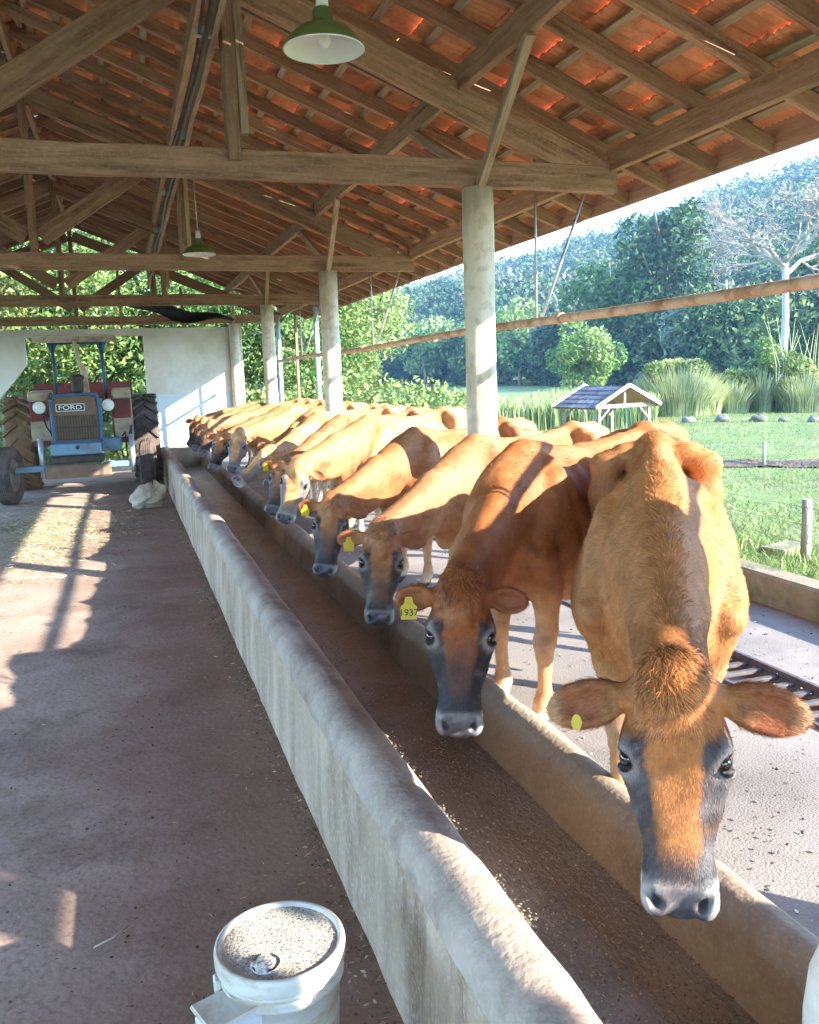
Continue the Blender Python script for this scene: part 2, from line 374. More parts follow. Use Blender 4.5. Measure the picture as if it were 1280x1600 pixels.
# clay tiles
def tile_verts():
    W=.214; L=.40; n=13
    prof=[]
    for i in range(n):
        u=i/(n-1); y=(u-.5)*W
        z=.016*abs(math.sin(u*4*PI)) + (.012 if u<.1 else 0)
        prof.append((y,z))
    V=[];F=[]
    for (l,dz) in ((0,.0),(L,.035)):     # l: down the slope; lower end rides over the next tile
        for (y,z) in prof: V.append((l,y,z+dz))
        for (y,z) in prof: V.append((l,y,z+dz-.013))
    for i in range(n-1):
        a=i; b=i+1
        F += [(a,b,2*n+b,2*n+a),(n+b,n+a,3*n+a,3*n+b),(b,a,n+a,n+b),(2*n+a,2*n+b,3*n+b,3*n+a)]
    return np.array(V,float),F
TV,TF = tile_verts(); nTV=len(TV)
tme = bpy.data.meshes.new('tile'); tme.from_pydata([tuple(v) for v in TV],[],TF); tme.materials.append(tile_m)
for p in tme.polygons: p.use_smooth=False
cosS=1/math.hypot(1,.4); sinS=.4*cosS
spots=[]
for s in (1,-1):
    for k in range(16):
        a0 = (EAVE-RX)+.05-(k+1)*.335
        if a0 < -.12: break
        for j in range(120):
            y = -5.25+j*.205+(.1 if k%2 else 0)
            x = RX+s*a0
            z = cz_(x)+.150 + .02
            spots.append((s,x,y,z,random.uniform(-.006,.006),random.uniform(-.02,.02)))
def tile_R(s, tw):
    d=Vector((s*cosS,0,-sinS)); w=Vector((0,1,0)) ; nrm=d.cross(w)*(1 if s>0 else -1)
    if nrm.z<0: nrm=-nrm
    w = nrm.cross(d)
    return Matrix((d,w,nrm)).transposed() @ Matrix.Rotation(tw,3,'Z')
def dist(sp): 
    v=Vector((sp[1],sp[2],sp[3]))-Vector((0,0,1.7)); dz=v.dot(fwd)
    if dz<.3: return 99
    px=v.dot(rgt)/dz*focal; py=v.dot(upv)/dz*focal
    return v.length if abs(px)<700 and abs(py)<860 else 90+v.length
spots.sort(key=dist)
for sp in spots[:300]:
    o=bpy.data.objects.new('tile',tme); link(o,roof); o.location=(sp[1],sp[2]-9,sp[3]+sp[4]); o.rotation_euler=tile_R(sp[0],sp[5]).to_euler()
for side,nm in ((1,'right'),(-1,'left')):
    rest=[sp for sp in spots[300:] if sp[0]==side]
    Vs=[];Fs=[]
    for q,sp in enumerate(rest):
        R=np.array(tile_R(sp[0],sp[5])); Vs.append(TV@R.T+np.array([sp[1],sp[2],sp[3]+sp[4]])); Fs.append(np.array(TF)+q*nTV)
    me=np_mesh('tiles',np.concatenate(Vs),np.concatenate(Fs))
    Vall=np.repeat(rng.uniform(.68,1.28,len(rest)),nTV)
    ca=me.color_attributes.new('shade','FLOAT_COLOR','POINT'); c4=np.ones((len(Vall),4),np.float32); c4[:,:3]=Vall[:,None]; ca.data.foreach_set('color',c4.ravel())
    tm2=MATS.get('fired clay tiles laid') 
    if tm2 is None:
        tm2=tile_m.copy(); tm2.name='fired clay tiles laid'; MATS['fired clay tiles laid']=tm2
        nn=tm2.node_tree; at=nn.nodes.new('ShaderNodeAttribute'); at.attribute_name='shade'; b=nn.nodes['Principled BSDF']
        src=b.inputs['Base Color'].links[0].from_socket; ml=nn.nodes.new('ShaderNodeVectorMath'); ml.operation='MULTIPLY'
        nn.links.new(src,ml.inputs[0]); nn.links.new(at.outputs['Color'],ml.inputs[1]); nn.links.new(ml.outputs[0],b.inputs['Base Color'])
    mobj('laid_tiles',me,tm2,roof,(0,0,0),kind='stuff')
# ridge tiles
mb=MB()
for k in range(60):
    y=-5.2+k*.405; pr=[(.13*math.cos(a),.09*math.sin(a)) for a in np.linspace(0,PI,8)]
    mb.tube([(RX,y,top_r(RX)+.34),(RX,y+.44,top_r(RX)+.36)],.12,n=12,cap=False)
mb.build('ridge_tiles',tile_m,roof,kind='stuff')
# columns
for Y in YS:
    for s in (1,-1):
        x=RX+s*3.06
        if s<0 and Y in (18.7,): continue
        mb=MB(); c0=.0
        pts=[(x,Y,c0+i*.29) for i in range(11)]; pts[-1]=(x,Y,2.897)
        mb.tube(pts,[.104+.002*math.sin(i*1.7+Y) for i in range(11)],n=28); mb.build('column',lime,barn,(x,Y,0))
# end wall, two sides of a cut out opening
ew = empty('end_wall', (0,18.72-9,0), parent=barn)
y0,y1=18.80,18.95
mb=MB(); mb.prism([(.49,1.49),(2.30,1.49),(2.30,2.83),(-1.74,2.83),(-1.74,2.69),(.49,2.69)],1,y0,y1); mb.build('wall_panel',plaster,ew)
mb=MB(); mb.prism([(.49,-.05),(2.30,-.05),(2.30,1.487),(.49,1.487)],1,y0+.002,y1-.002); mb.build('dado',plaster_blue,ew)
mb=MB(); mb.prism([(-1.742,2.83),(-1.742,2.16),(-2.6,1.15),(-4.0,1.15),(-4.0,2.83)],1,y0,y1); mb.build('wall_panel',plaster,ew)
mb=MB(); mb.box((2.40,18.87,1.45),(.19,.17,2.9),bev=.01); mb.build('corner_pier',lime,ew)
mb=MB(); mb.tube([(2.27,18.74,0),(2.24,18.74,1.5),(2.26,18.74,2.84)],.035,n=10); mb.build('corner_pole',wood_pale,barn)
for x in (-2.3,.1,1.3): beam('gable_stud',(x,18.66,2.6 if x<0 else 2.83),(x,18.66,top_r(x)-.25),.05,.09,wood,ew,up=(0,1,0))
for ya,yb,zb in ((-6.0,-2.09,2.44),(-2.085,-1.84,2.66),(-1.835,-1.50,2.48),(-1.495,-1.20,2.74),(-1.195,-.72,2.50)):  # unseen panels added beyond the eave to shade the near aisle floor
    mb=MB(); mb.box((3.975,(ya+yb)/2,(zb+3.05)/2),(.02,yb-ya,3.05-zb),bev=.004); mb.build('unseen_shade_panel',mat('added shade panel',(.25,.24,.2),(.35,.33,.28),bump=.2),barn)
mb=MB(); mb.box((3.975,-1.348,2.54),(.016,.29,.12),bev=.004); mb.build('unseen_shade_panel',MATS['added shade panel'],barn)  # added panel narrowing one gap, blocks more sun from the floor
# electrical conduit on a pale runner plank
rn = beam('runner_plank',(.66,-1,3.70),(.66,18.6,3.62),.035,.10,wood_pale,barn,seg=30,wob=.012)
mb=MB(); pts=[(.60+.012*math.sin(i*1.3),-1+i*.6,3.66-.004*i+.015*math.sin(i*.9)) for i in range(30)]
mb.tube(pts,.016,n=8); pts=[(.575+.02*math.sin(i*1.1+1),-1+i*.6,3.70-.004*i+.02*math.sin(i*1.7)) for i in range(30)]; mb.tube(pts,.009,n=6)
mb.build('conduit',black_pl,barn)
for y in (3.9,5.35,7.5,9.7,12): 
    mb=MB(); mb.box((.605,y,3.66),(.10,.05,.05),bev=.006); mb.build('conduit_clip',steel,barn)
# water pipe slung from the tie beams
wp = empty('overhead_pipe',(2.95,9,2.0),label='long rusty horizontal pipe hung on rods beside the white columns',cat='pipe')
mb=MB(); pts=[(2.95+.006*math.sin(i),-1.5+i*.8,2.055+.010*math.sin(i*.7)) for i in range(25)]; mb.tube(pts,.031,n=14); mb.build('pipe',steel_rust,wp)
for i in range(8):
    y=.3+i*2.6; mb=MB(); mb.tube([(2.95,y,2.055),(2.95,y+.055,2.055)],.041,n=14); mb.build('coupling',steel_rust,wp)
for Y in YS[:4]:
    mb=MB(); mb.tube([(2.95,Y+.4,2.07),(2.95,Y+.4,3.2)],.010,n=8); mb.build('hanger_rod',steel,wp)
    mb=MB(); mb.tube([(2.99,Y+.4,2.07),(3.32,Y+.3,3.02)],.012,n=8); mb.build('hanger_rod',steel,wp)
# gutter posts outside the far bays
for x,y,nm in ((3.50,16.0,'a'),(3.14,18.0,'b')):
    mb=MB(); mb.tube([(x,y,0),(x,y,3.0)],.045,n=12)
    mb.build('steel_post',steel_blue,None,(x,y,0),label='pale blue steel post beside the '+('third white column' if nm=='b' else 'second white column from the front'),cat='post',group='pale blue posts along the far eave')
mb=MB(); mb.tube([(3.30,17.0,0),(3.31,17.0,3.0)],.03,n=10); mb.build('timber_pole',wood,None,(3.3,17,0),label='thin dark timber pole between the two pale blue posts',cat='pole')
# enamel lamps
def lamp(x,y,z,cord_top,label):
    L=empty('pendant_lamp',(x,y,z),label=label,cat='lamp',group='green enamel lamps under the roof')
    prof=[(.165,0),(.160,.012),(.140,.045),(.105,.075),(.055,.095),(.042,.105),(.040,.150),(.030,.158)]
    MB().lathe(prof,(x,y,z),n=40).build('shade',enamel_g,L)
    MB().lathe([(.163,.0),(.156,.010),(.136,.041),(.102,.070),(.052,.090),(.0,.094)],(x,y,z-.001),n=40).build('reflector',enamel_w,L)
    MB().lathe([(.164,-.003),(.168,.0),(.164,.004),(.160,.0),(.164,-.003)],(x,y,z),n=40).build('rim',enamel_w,L)
    MB().tube([(x,y,z+.155),(x,y,z+.235)],[.027,.022],n=14).build('socket',enamel_w,L)
    mb=MB(); mb.lathe([(0,-.005),(.02,0),(.03,.02),(.022,.05),(.014,.07)],(x,y,z+.012),n=16); mb.build('bulb',enamel_w,L)
    MB().tube([(x,y,z+.235),(x-.005,y,(z+cord_top)/2),(x,y,cord_top)],.006,n=6).build('cord',black_pl if y<5 else steel,L)
lamp(.90,3.70,3.03,4.20,'large green enamel pendant lamp nearest the camera, hung under the tiles')
lamp(.86,9.30,2.985,4.2,'small far green pendant lamp hanging in front of the second truss')
# sagging dark shade net at the far gable
mb=MB(); nx=14
V=[];
for i in range(nx+1):
    x=-.1+i*.17; zt=3.45-.0*i - .17*i*.2; 
    for k in range(5): V.append((x,18.2+.15*math.sin(k*1.2+i*.6),zt-k*.07*(1-abs(i-7)/9)-.05*math.sin(i*.9)))
F=[(i*5+k,(i+1)*5+k,(i+1)*5+k+1,i*5+k+1) for i in range(nx) for k in range(4)]
mb.add(V,F,True); mb.build('shade_net',mat('black shade net',(.012,.012,.014),(.03,.03,.03),scale=30,bump=.6),None,(1,18.2,3),label='bunched black shade net hanging under the far gable',cat='net')

# ================================================================== FEED TROUGH
ft = empty('feed_trough',(1,9,0),label='long concrete feed trough with high back wall and low rubbed curb',cat='trough')
def extrude_profile(prof, y0, y1, step, amp, seed):
    n=len(prof); ny=int((y1-y0)/step)+1; ys=np.linspace(y0,y1,ny); P=np.array(prof)
    arc=np.concatenate([[0],np.cumsum(np.hypot(*np.diff(P,axis=0).T))])
    V=np.zeros((ny,n,3)); d1=noise2(ys[:,None]*3+0*arc[None],arc[None]*9+ys[:,None]*.5,seed); d2=noise2(ys[:,None]*11,arc[None]*17,seed+1)
    ctr=P.mean(0); out=(P-ctr); out/=np.linalg.norm(out,axis=1)[:,None]
    disp=(d1*amp+d2*amp*.45)
    V[...,0]=P[None,:,0]+out[None,:,0]*disp; V[...,2]=P[None,:,1]+out[None,:,1]*disp; V[...,1]=ys[:,None]
    I=np.arange(ny*n).reshape(ny,n); F=np.stack([I[:-1,:-1],I[1:,:-1],I[1:,1:],I[:-1,1:]],-1).reshape(-1,4)[:, ::-1]
    return V.reshape(-1,3),F
def resample(pts, step):
    out=[]; 
    for a,b in zip(pts[:-1],pts[1:]):
        n=max(1,int(math.dist(a,b)/step)); out += [(a[0]+(b[0]-a[0])*i/n,a[1]+(b[1]-a[1])*i/n) for i in range(n)]
    return out+[pts[-1]]
side=[(.578,-.06),(.576,.10),(.580,.30),(.588,.44)]
cap=[(.588,.44),(.594,.485),(.610,.515),(.640,.535),(.680,.54),(.725,.528),(.752,.50),(.762,.46),(.768,.42)]
inner=[(.768,.42),(.772,.3),(.78,.16),(.80,.05)]
for nm,pr,m,a in (('back_wall_side',side,wallc_m,.006),('back_wall_lip',cap,cap_m,.007),('back_wall_inner_face',inner,wallc_m,.006)):
    V,F=extrude_profile(resample(pr,.025),-1.6,16.9,.05,0.0,3)
    # shared displacement field so the strips meet
    d=noise2(V[:,1]*2.2,V[:,2]*7+V[:,0]*5,31)*.006+noise2(V[:,1]*9,V[:,2]*14+V[:,0]*14,32)*.003
    V[:,0]+=d; V[:,2]+=d*.6*(V[:,2]>.3)
    mobj(nm,np_mesh(nm,V,F,smooth=True),m,ft)
curb=[(1.26,.10),(1.325,.125),(1.335,.17),(1.350,.26),(1.362,.305),(1.385,.338),(1.42,.352),(1.455,.348),(1.485,.325),(1.505,.29),(1.515,.23),(1.519,.12)]
V,F=extrude_profile(resample(curb,.022),-1.6,16.9,.05,0,5)
d=noise2(V[:,1]*2.5,V[:,2]*7+V[:,0]*5,41)*.007+noise2(V[:,1]*9,V[:,2]*13+V[:,0]*15,42)*.0035
V[:,0]+=d*(V[:,2]>.2); V[:,2]+=d*.8*(V[:,2]>.3)
mobj('front_curb',np_mesh('front_curb',V,F,smooth=True),curb_m,ft)
bed=[(.775,.135),(.85,.118),(1.05,.110),(1.22,.113),(1.33,.135)]
V,F=extrude_profile(resample(bed,.03),-1.6,16.9,.06,0,6); V[:,2]+=noise2(V[:,0]*9,V[:,1]*6,44)*.006
mobj('trough_bed',np_mesh('trough_bed',V,F,smooth=True),trough_m,ft)
mb=MB(); mb.box((1.05,16.98,.20),(.95,.16,.62),bev=.03); mb.build('end_block',curb_m,ft)
# loose ground feed in the trough
n=30000; y=.9+16*(rng.random(n)**2.0); x=rng.uniform(.79,1.325,n)
z=.118+.02*((x-1.05)/.27)**2+noise2(x*9,y*6,44)*.006+rng.uniform(.0,.008,n)
def flakes(x,y,z,size,aspect,up=.5,cols=None,seed=1):
    r=np.random.default_rng(seed); n=len(x); C=np.stack([x,y,z],-1)
    a=r.uniform(0,2*PI,n); d=np.stack([np.cos(a),np.sin(a),r.normal(0,up*.4,n)],-1); d/=np.linalg.norm(d,axis=1)[:,None]
    e=np.cross(d,r.normal(0,1,(n,3))*[.3,.3,1]); e/=np.linalg.norm(e,axis=1)[:,None]
    s=size*r.uniform(.5,1.5,n)[:,None]
    V=np.stack([C-d*s,C+e*s*aspect,C+d*s,C-e*s*aspect],1).reshape(-1,3); F=np.arange(4*n).reshape(n,4)
    return V,F
V,F=flakes(x,y,z,.0045,.55,.6)
cc=np.array([[.30,.26,.21],[.21,.175,.14],[.46,.41,.33],[.14,.11,.09]])[rng.choice(4,n,p=[.42,.18,.30,.10])]*rng.uniform(.8,1.2,(n,1))
mobj('loose_feed',np_mesh('loose_feed',V,F,np.repeat(cc,4,0)),straw_m,kind='stuff')
# straw and dung litter on the aisle
def litter(name,n,xf,yf,size,pal,seed,z0=.004,asp=.12):
    r=np.random.default_rng(seed); x=xf(r,n); y=yf(r,n); V,F=flakes(x,y,np.full(n,z0)+r.uniform(0,.006,n),size,asp,.25,seed=seed)
    cc=np.array(pal)[r.integers(0,len(pal),n)]*r.uniform(.7,1.25,(n,1))
    mobj(name,np_mesh(name,V,F,np.repeat(cc,4,0)),straw_m,kind='stuff')
st=[(.32,.20,.11),(.22,.13,.07),(.46,.34,.20),(.16,.09,.05)]
litter('straw_litter',2600,lambda r,n:.56-np.abs(r.normal(0,.22,n)),lambda r,n:1.2+r.random(n)*13,.012,st,11)
litter('straw_scatter',900,lambda r,n:r.uniform(-1.2,.55,n),lambda r,n:1.2+r.random(n)**1.3*12,.011,st,12)
litter('hay_spill',9000,lambda r,n:-1.05+r.normal(0,.42,n),lambda r,n:10.9+r.normal(0,1.3,n),.028,[(.50,.42,.22),(.40,.34,.18),(.33,.31,.15),(.6,.52,.3)],13,z0=.006)
litter('hay_by_bag',2200,lambda r,n:-.1+r.normal(0,.3,n),lambda r,n:11.0+r.normal(0,1.1,n),.022,[(.2,.12,.07),(.3,.2,.1),(.14,.09,.05)],14)
litter('dung_crumbs',900,lambda r,n:r.uniform(-1.0,.56,n),lambda r,n:1.5+r.random(n)**1.5*9,.006,[(.08,.045,.03),(.12,.07,.045)],15,asp=.7)
litter('muck_by_wall',2600,lambda r,n:.57-np.abs(r.normal(0,.05,n)),lambda r,n:1.2+r.random(n)*12,.009,[(.12,.07,.04),(.22,.13,.08),(.35,.24,.14)],17,asp=.4)
litter('yard_crumbs',2500,lambda r,n:r.uniform(1.55,3.8,n),lambda r,n:1.5+r.random(n)**1.6*8,.007,[(.12,.09,.07),(.5,.44,.34),(.22,.18,.14)],16,z0=.153,asp=.7)
# ================================================================== COWS
class Field:
    def __init__(s, axes):
        s.ax=axes; s.F=np.full([len(a) for a in axes], 5.0, np.float32)
    def region(s, lo, hi, pad):
        sl=[]; 
        for a,l,h in zip(s.ax,lo,hi):
            i=np.searchsorted(a,l-pad); j=np.searchsorted(a,h+pad)
            if j<=i: return None,None
            sl.append(slice(i,j))
        g=[a[q] for a,q in zip(s.ax,sl)]
        P=np.stack(np.meshgrid(*g,indexing='ij'),-1).astype(np.float32)
        return tuple(sl),P
    def comb(s, sl, d, k, op='add'):
        a=s.F[sl]
        if op=='add':
            h=np.clip(.5+.5*(a-d)/k,0,1); s.F[sl]=a*(1-h)+d*h-k*h*(1-h)
        else:
            d=-d; h=np.clip(.5-.5*(a-d)/k,0,1); s.F[sl]=a*(1-h)+d*h+k*h*(1-h)
    def cone(s,p0,r0,p1,r1,k=.03,fl=None,op='add'):
        p0=np.array(p0,float);p1=np.array(p1,float); R=max(r0,r1); lo=np.minimum(p0,p1)-R;hi=np.maximum(p0,p1)+R
        sl,P=s.region(lo,hi,k+.02)
        if sl is None: return
        q=P-p0; v=p1-p0; t=np.clip((q@v)/(v@v+1e-9),0,1)
        w=q-t[...,None]*v
        if fl is not None:
            a=np.array(fl[0],float); a/=np.linalg.norm(a); c=w@a; w=w+ (c*(1/fl[1]-1))[...,None]*a
            d=(np.linalg.norm(w,axis=-1)-(r0+(r1-r0)*t))*min(1,(1+fl[1])/2)
        else: d=np.linalg.norm(w,axis=-1)-(r0+(r1-r0)*t)
        s.comb(sl,d,k,op)
    def chain(s,pts,k=.03,fl=None):
        for a,b in zip(pts[:-1],pts[1:]): s.cone(a[0],a[1],b[0],b[1],k,fl)
    def ell(s,c,rad,k=.03,R=None,op='add'):
        c=np.array(c,float); rad=np.array(rad,float); m=rad.max(); sl,P=s.region(c-m,c+m,k+.02)
        if sl is None: return
        q=P-c
        if R is not None: q=q@R      # columns are the ellipsoid axes
        k0=np.linalg.norm(q/rad,axis=-1); k1=np.linalg.norm(q/rad**2,axis=-1)
        s.comb(sl,k0*(k0-1)/(k1+1e-6),k,op)
    def loft(s,o,A,S,N,t,w,top,bot,p=2.2,k=.04,wt=0.0,disp=None):
        t=np.array(t);m=max(max(w),max(top),-min(bot))
        e=[np.array(o)+A*a for a in (t[0],t[-1])]
        pts=[x+S*i+N*j for x in e for i in (-max(w),max(w)) for j in (min(bot),max(top))]
        sl,P=s.region(np.min(pts,0),np.max(pts,0),k+.02)
        if sl is None: return
        q=P-np.array(o); a=q@A; b=q@S; c=q@N
        W=np.interp(a,t,w);T=np.interp(a,t,top);B=np.interp(a,t,bot)
        cz=(T+B)/2; hh=(T-B)/2+1e-4; cc=(c-cz)/hh
        We=W*(1-wt*np.clip(cc,-1,1)); 
        rho=(np.abs(b/We)**p+np.abs(cc)**p)**(1/p)
        d=(rho-1)*np.minimum(We,hh)
        over=np.maximum(np.maximum(t[0]-a,a-t[-1]),0); d=np.where(over>0,np.maximum(d,over),d)
        if disp is not None: d=d+disp(a,b,c)
        s.comb(sl,d.astype(np.float32),k)
def surface_nets(F,ax):
    nx,ny,nz=F.shape; ins=F<0
    cnt=np.zeros((nx-1,ny-1,nz-1),np.int8)
    for i in (0,1):
        for j in (0,1):
            for k in (0,1): cnt+=ins[i:nx-1+i,j:ny-1+j,k:nz-1+k]
    act=np.argwhere((cnt>0)&(cnt<8)); idx=np.full(cnt.shape,-1,np.int32); idx[tuple(act.T)]=np.arange(len(act))
    corners=[(i,j,k) for i in (0,1) for j in (0,1) for k in (0,1)]
    vals={c:F[act[:,0]+c[0],act[:,1]+c[1],act[:,2]+c[2]] for c in corners}
    pos={c:np.stack([ax[0][act[:,0]+c[0]],ax[1][act[:,1]+c[1]],ax[2][act[:,2]+c[2]]],-1) for c in corners}
    acc=np.zeros((len(act),3));n=np.zeros(len(act))
    for c in corners:
        for a in range(3):
            if c[a]==0:
                d=list(c);d[a]=1;d=tuple(d); f0,f1=vals[c],vals[d]; m=(f0<0)!=(f1<0)
                t=np.where(m,f0/(f0-f1+1e-12),0)[:,None]
                acc+=np.where(m[:,None],pos[c]*(1-t)+pos[d]*t,0); n+=m
    V=acc/n[:,None]; Q=[]
    for a in range(3):
        sl0=[slice(1,None)]*3; 
        A=ins; s0=[slice(1,-1)]*3; s1=[slice(1,-1)]*3; s0[a]=slice(0,-1); s1[a]=slice(1,None)
        m=A[tuple(s0)]!=A[tuple(s1)]; e=np.argwhere(m); flip=A[tuple(s0)][tuple(e.T)]
        off=np.ones(3,int); off[a]=0; e=e+off
        b,c=(a+1)%3,(a+2)%3
        def at(db,dc):
            q=e.copy(); q[:,b]-=db; q[:,c]-=dc; return idx[tuple(q.T)]
        f=np.stack([at(1,1),at(0,1),at(0,0),at(1,0)],-1); f[~flip]=f[~flip][:,::-1]; Q.append(f)
    return V,np.concatenate(Q)
def relax(V,F,it=2,lam=.5):
    E=np.concatenate([F[:,[0,1]],F[:,[1,2]],F[:,[2,3]],F[:,[3,0]]]); E=np.concatenate([E,E[:,::-1]])
    deg=np.bincount(E[:,0],minlength=len(V))[:,None]
    for _ in range(it):
        for l in (lam,-lam*1.02):
            S=np.stack([np.bincount(E[:,0],weights=V[E[:,1],c],minlength=len(V)) for c in range(3)],-1)/deg
            V=V+l*(S-V)
    return V
def vnormals(V,F):
    n=np.cross(V[F[:,2]]-V[F[:,0]],V[F[:,3]]-V[F[:,1]]); N=np.zeros_like(V)
    for k in range(4):
        for c in range(3): N[:,c]+=np.bincount(F[:,k],weights=n[:,c],minlength=len(V))
    return N/(np.linalg.norm(N,axis=1)[:,None]+1e-12)
def axis_grid(lo,hi,step,flo=None,fhi=None,fstep=None):
    if flo is None: return np.arange(lo,hi,step)
    a=[lo]
    while a[-1]<hi: a.append(a[-1]+(fstep if flo-step<a[-1]<fhi else step))
    return np.array(a)
def nrm(v): v=np.array(v,float); return v/np.linalg.norm(v)
HEADT=[-.045,-.02,.03,.10,.17,.22,.28,.36,.42,.47,.505,.53,.545]
HEADW=[.030,.055,.078,.104,.121,.112,.094,.076,.076,.085,.078,.055,.03]
HEADTOP=[-.01,.025,.045,.052,.050,.042,.034,.030,.034,.040,.034,.016,-.005]
HEADBOT=[-.07,-.09,-.115,-.145,-.165,-.165,-.145,-.108,-.088,-.082,-.078,-.062,-.04]
def cow_mesh(P,Aax,Nax,step=.014,fstep=None,hind=0.0,front=(0,0),seed=0,ears=(0,0),udder=.13,earl=1.0,stance=.16,bony=1.0):
    """P poll, Aax poll->muzzle, Nax forehead normal, all in the cow's own frame (x forward, z up)"""
    P=np.array(P,float);A=nrm(Aax);N=nrm(np.array(Nax)-A*np.dot(Nax,A));S=np.cross(A,N)   # S: towards the cow's ... side
    M=P+A*.54
    lo=np.minimum(np.array([-.98,-.40,-.01]),np.minimum(P,M)-.34); hi=np.maximum(np.array([.95,.40,1.36]),np.maximum(P,M)+.34)
    hl=np.minimum(P,M)-.20; hh=np.maximum(P,M)+.20
    ax=[axis_grid(lo[i],hi[i],step,*( (hl[i],hh[i],fstep) if fstep else (None,None,None))) for i in range(3)]
    f=Field(ax); X=np.array([1,0,0.]);Y=np.array([0,1.,0]);Z=np.array([0,0,1.])
    r=np.random.default_rng(seed)
    ribs=lambda a,b,c: bony*.0055*np.sin((a*1.0+c*.22)*2*PI/.085+1)*np.clip(1-np.abs(a-.12)/.32,0,1)*np.clip(1.2-np.abs(c-.90)/.30,0,1)+.0045*bony*np.sin(a*9+seed)*np.sin(c*11+b*7+seed*2)
    sw=.91 if bony>1.2 else .97
    f.loft((0,0,0),X,Y,Z,[-.80,-.74,-.62,-.48,-.36,-.22,-.05,.12,.28,.42,.55,.66,.76,.82],
        [q*sw for q in (.05,.10,.155,.20,.225,.265,.305,.315,.295,.25,.205,.175,.12,.04)],
        [1.12,1.18,1.215,1.225,1.22,1.195,1.175,1.17,1.175,1.20,1.205,1.15,1.06,.98],
        [.95,.80,.68,.60,.56,.52,.49,.485,.50,.52,.55,.59,.67,.78],p=2.0,k=.03,wt=.30+.16*(bony>1.2),disp=ribs)
    # spine, withers, hooks, pins, sacrum
    f.chain([((.50,0,1.205),.030),((.38,0,1.195),.026),((.1,0,1.175),.020),((-.2,0,1.195),.020),((-.42,0,1.235),.026),((-.62,0,1.225),.028),((-.76,0,1.185),.03)],k=.05)
    for s in (1,-1):
        f.chain([((-.42,0,1.215),.03),((-.39,s*.13,1.195),.026),((-.38,s*.215,1.150),.030)],k=.07)
        f.chain([((-.38,s*.212,1.140),.034),((-.42,s*.205,1.02),.05),((-.46,s*.185,.88),.06)],k=.08)
        f.chain([((-.40,s*.205,1.145),.030),((-.60,s*.15,1.10),.05),((-.765,s*.095,1.10),.038)],k=.06)
        f.ell((-.18,s*.240,1.11),(.15,.065,.09),k=.07,op='sub')     # flank hollow
        f.ell((.49,s*.165,.90),(.12,.065,.24),k=.07,R=np.array([[.95,0,-.3],[0,1,0],[.3,0,.95]]))
        f.chain([((.44,s*.105,1.15),.030),((.52,s*.175,.98),.040),((.66,s*.195,.80),.058)],k=.045)
        f.ell((-.58,s*.165,.86),(.185,.085,.27),k=.08)
        f.cone((.44,s*.225,1.06),.012,(.36,s*.285,.72),.020,k=.035,op='sub')
        f.cone((.60,s*.165,1.04),.012,(.70,s*.215,.86),.018,k=.03,op='sub')
        # front leg
        fx=front[0] if s>0 else front[1]
        f.chain([((.60,s*.165,.78),.085),((.53+fx*.3,s*(.08+stance*.5),.60),.064),((.52+fx*.5,s*(stance+.0),.44),.045),((.535+fx*.6,s*(stance+.0),.385),.046),((.53+fx*.7,s*(stance+.0),.33),.034),((.525+fx*.9,s*(stance+.0),.16),.029),((.53+fx,s*(stance+.0),.115),.039),((.55+fx,s*stance,.065),.036)],k=.025)
        f.chain([((.56+fx,s*stance,.055),.044),((.60+fx,s*stance,.022),.042)],k=.015,fl=((0,0,1),.8))
        f.cone((.64+fx,s*stance,.05),.008,(.66+fx,s*stance,0),.012,k=.01,op='sub')
        hx=hind*s
        f.chain([((-.52,s*.17,.72),.12),((-.56+hx*.3,s*.18,.60),.078),((-.68+hx*.6,s*.165,.50),.046),((-.715+hx*.7,s*.16,.45),.042),((-.69+hx*.8,s*.16,.36),.032),((-.67+hx,s*.16,.17),.031),((-.665+hx,s*.16,.12),.040),((-.64+hx,s*.162,.065),.037)],k=.03)
        f.chain([((-.63+hx,s*.163,.052),.044),((-.59+hx,s*.165,.022),.042)],k=.015,fl=((0,0,1),.8))
    f.ell((-.40,0,.54),(.15,.12,udder),k=.05)
    f.chain([((-.79,0,1.15),.03),((-.86,0,1.06),.024),((-.875,0,.85),.019),((-.865,.01,.60),.017),((-.86,.01,.52),.026),((-.86,.01,.38),.036),((-.86,.0,.28),.012)],k=.02)
    # neck
    hb=P-A*.0-N*.045; th=P+A*.10-N*.12; mid=lambda a,b,t:(1-t)*np.array(a)+t*np.array(b)
    w0=np.array([.50,0,1.14]); b0=np.array([.70,0,.80]); c0=np.array([.62,0,.98])
    crest=mid(w0,hb,.5)+np.array([0,0,.02])
    f.chain([(w0,.075),(crest,.058),(hb,.060)],k=.09)
    f.chain([(c0,.15),(mid(c0,mid(hb,th,.5),.5),.092),(mid(hb,th,.5),.076)],k=.09)
    f.chain([(b0,.10),(mid(b0,th,.5)+np.array([0,0,-.01]),.070),(th,.058)],k=.08)
    f.ell((.76,0,.68),(.08,.055,.13),k=.06)      # dewlap / brisket
    # head
    H=lambda t,s,n: P+A*t+S*s+N*n
    def wr(a,b,c): 
        return .0016*np.sin(a*70+b*50+3*np.sin(b*40))*np.clip(1-np.abs(a-.14)/.12,0,1)*(c>.02)
    f.loft(P,A,S,N,HEADT,HEADW,HEADTOP,HEADBOT,p=2.5,k=.035,wt=.06,disp=wr)
    f.chain([(H(.02,0,.035),.05),(H(-.015,0,.015),.055)],k=.05)
    f.ell(H(.10,0,.045),(.025,.05,.05),k=.04,op='add')
    RH=np.stack([A,S,N],1)
    f.ell(H(.24,0,.052),(.05,.03,.012),k=.03,R=RH,op='sub')
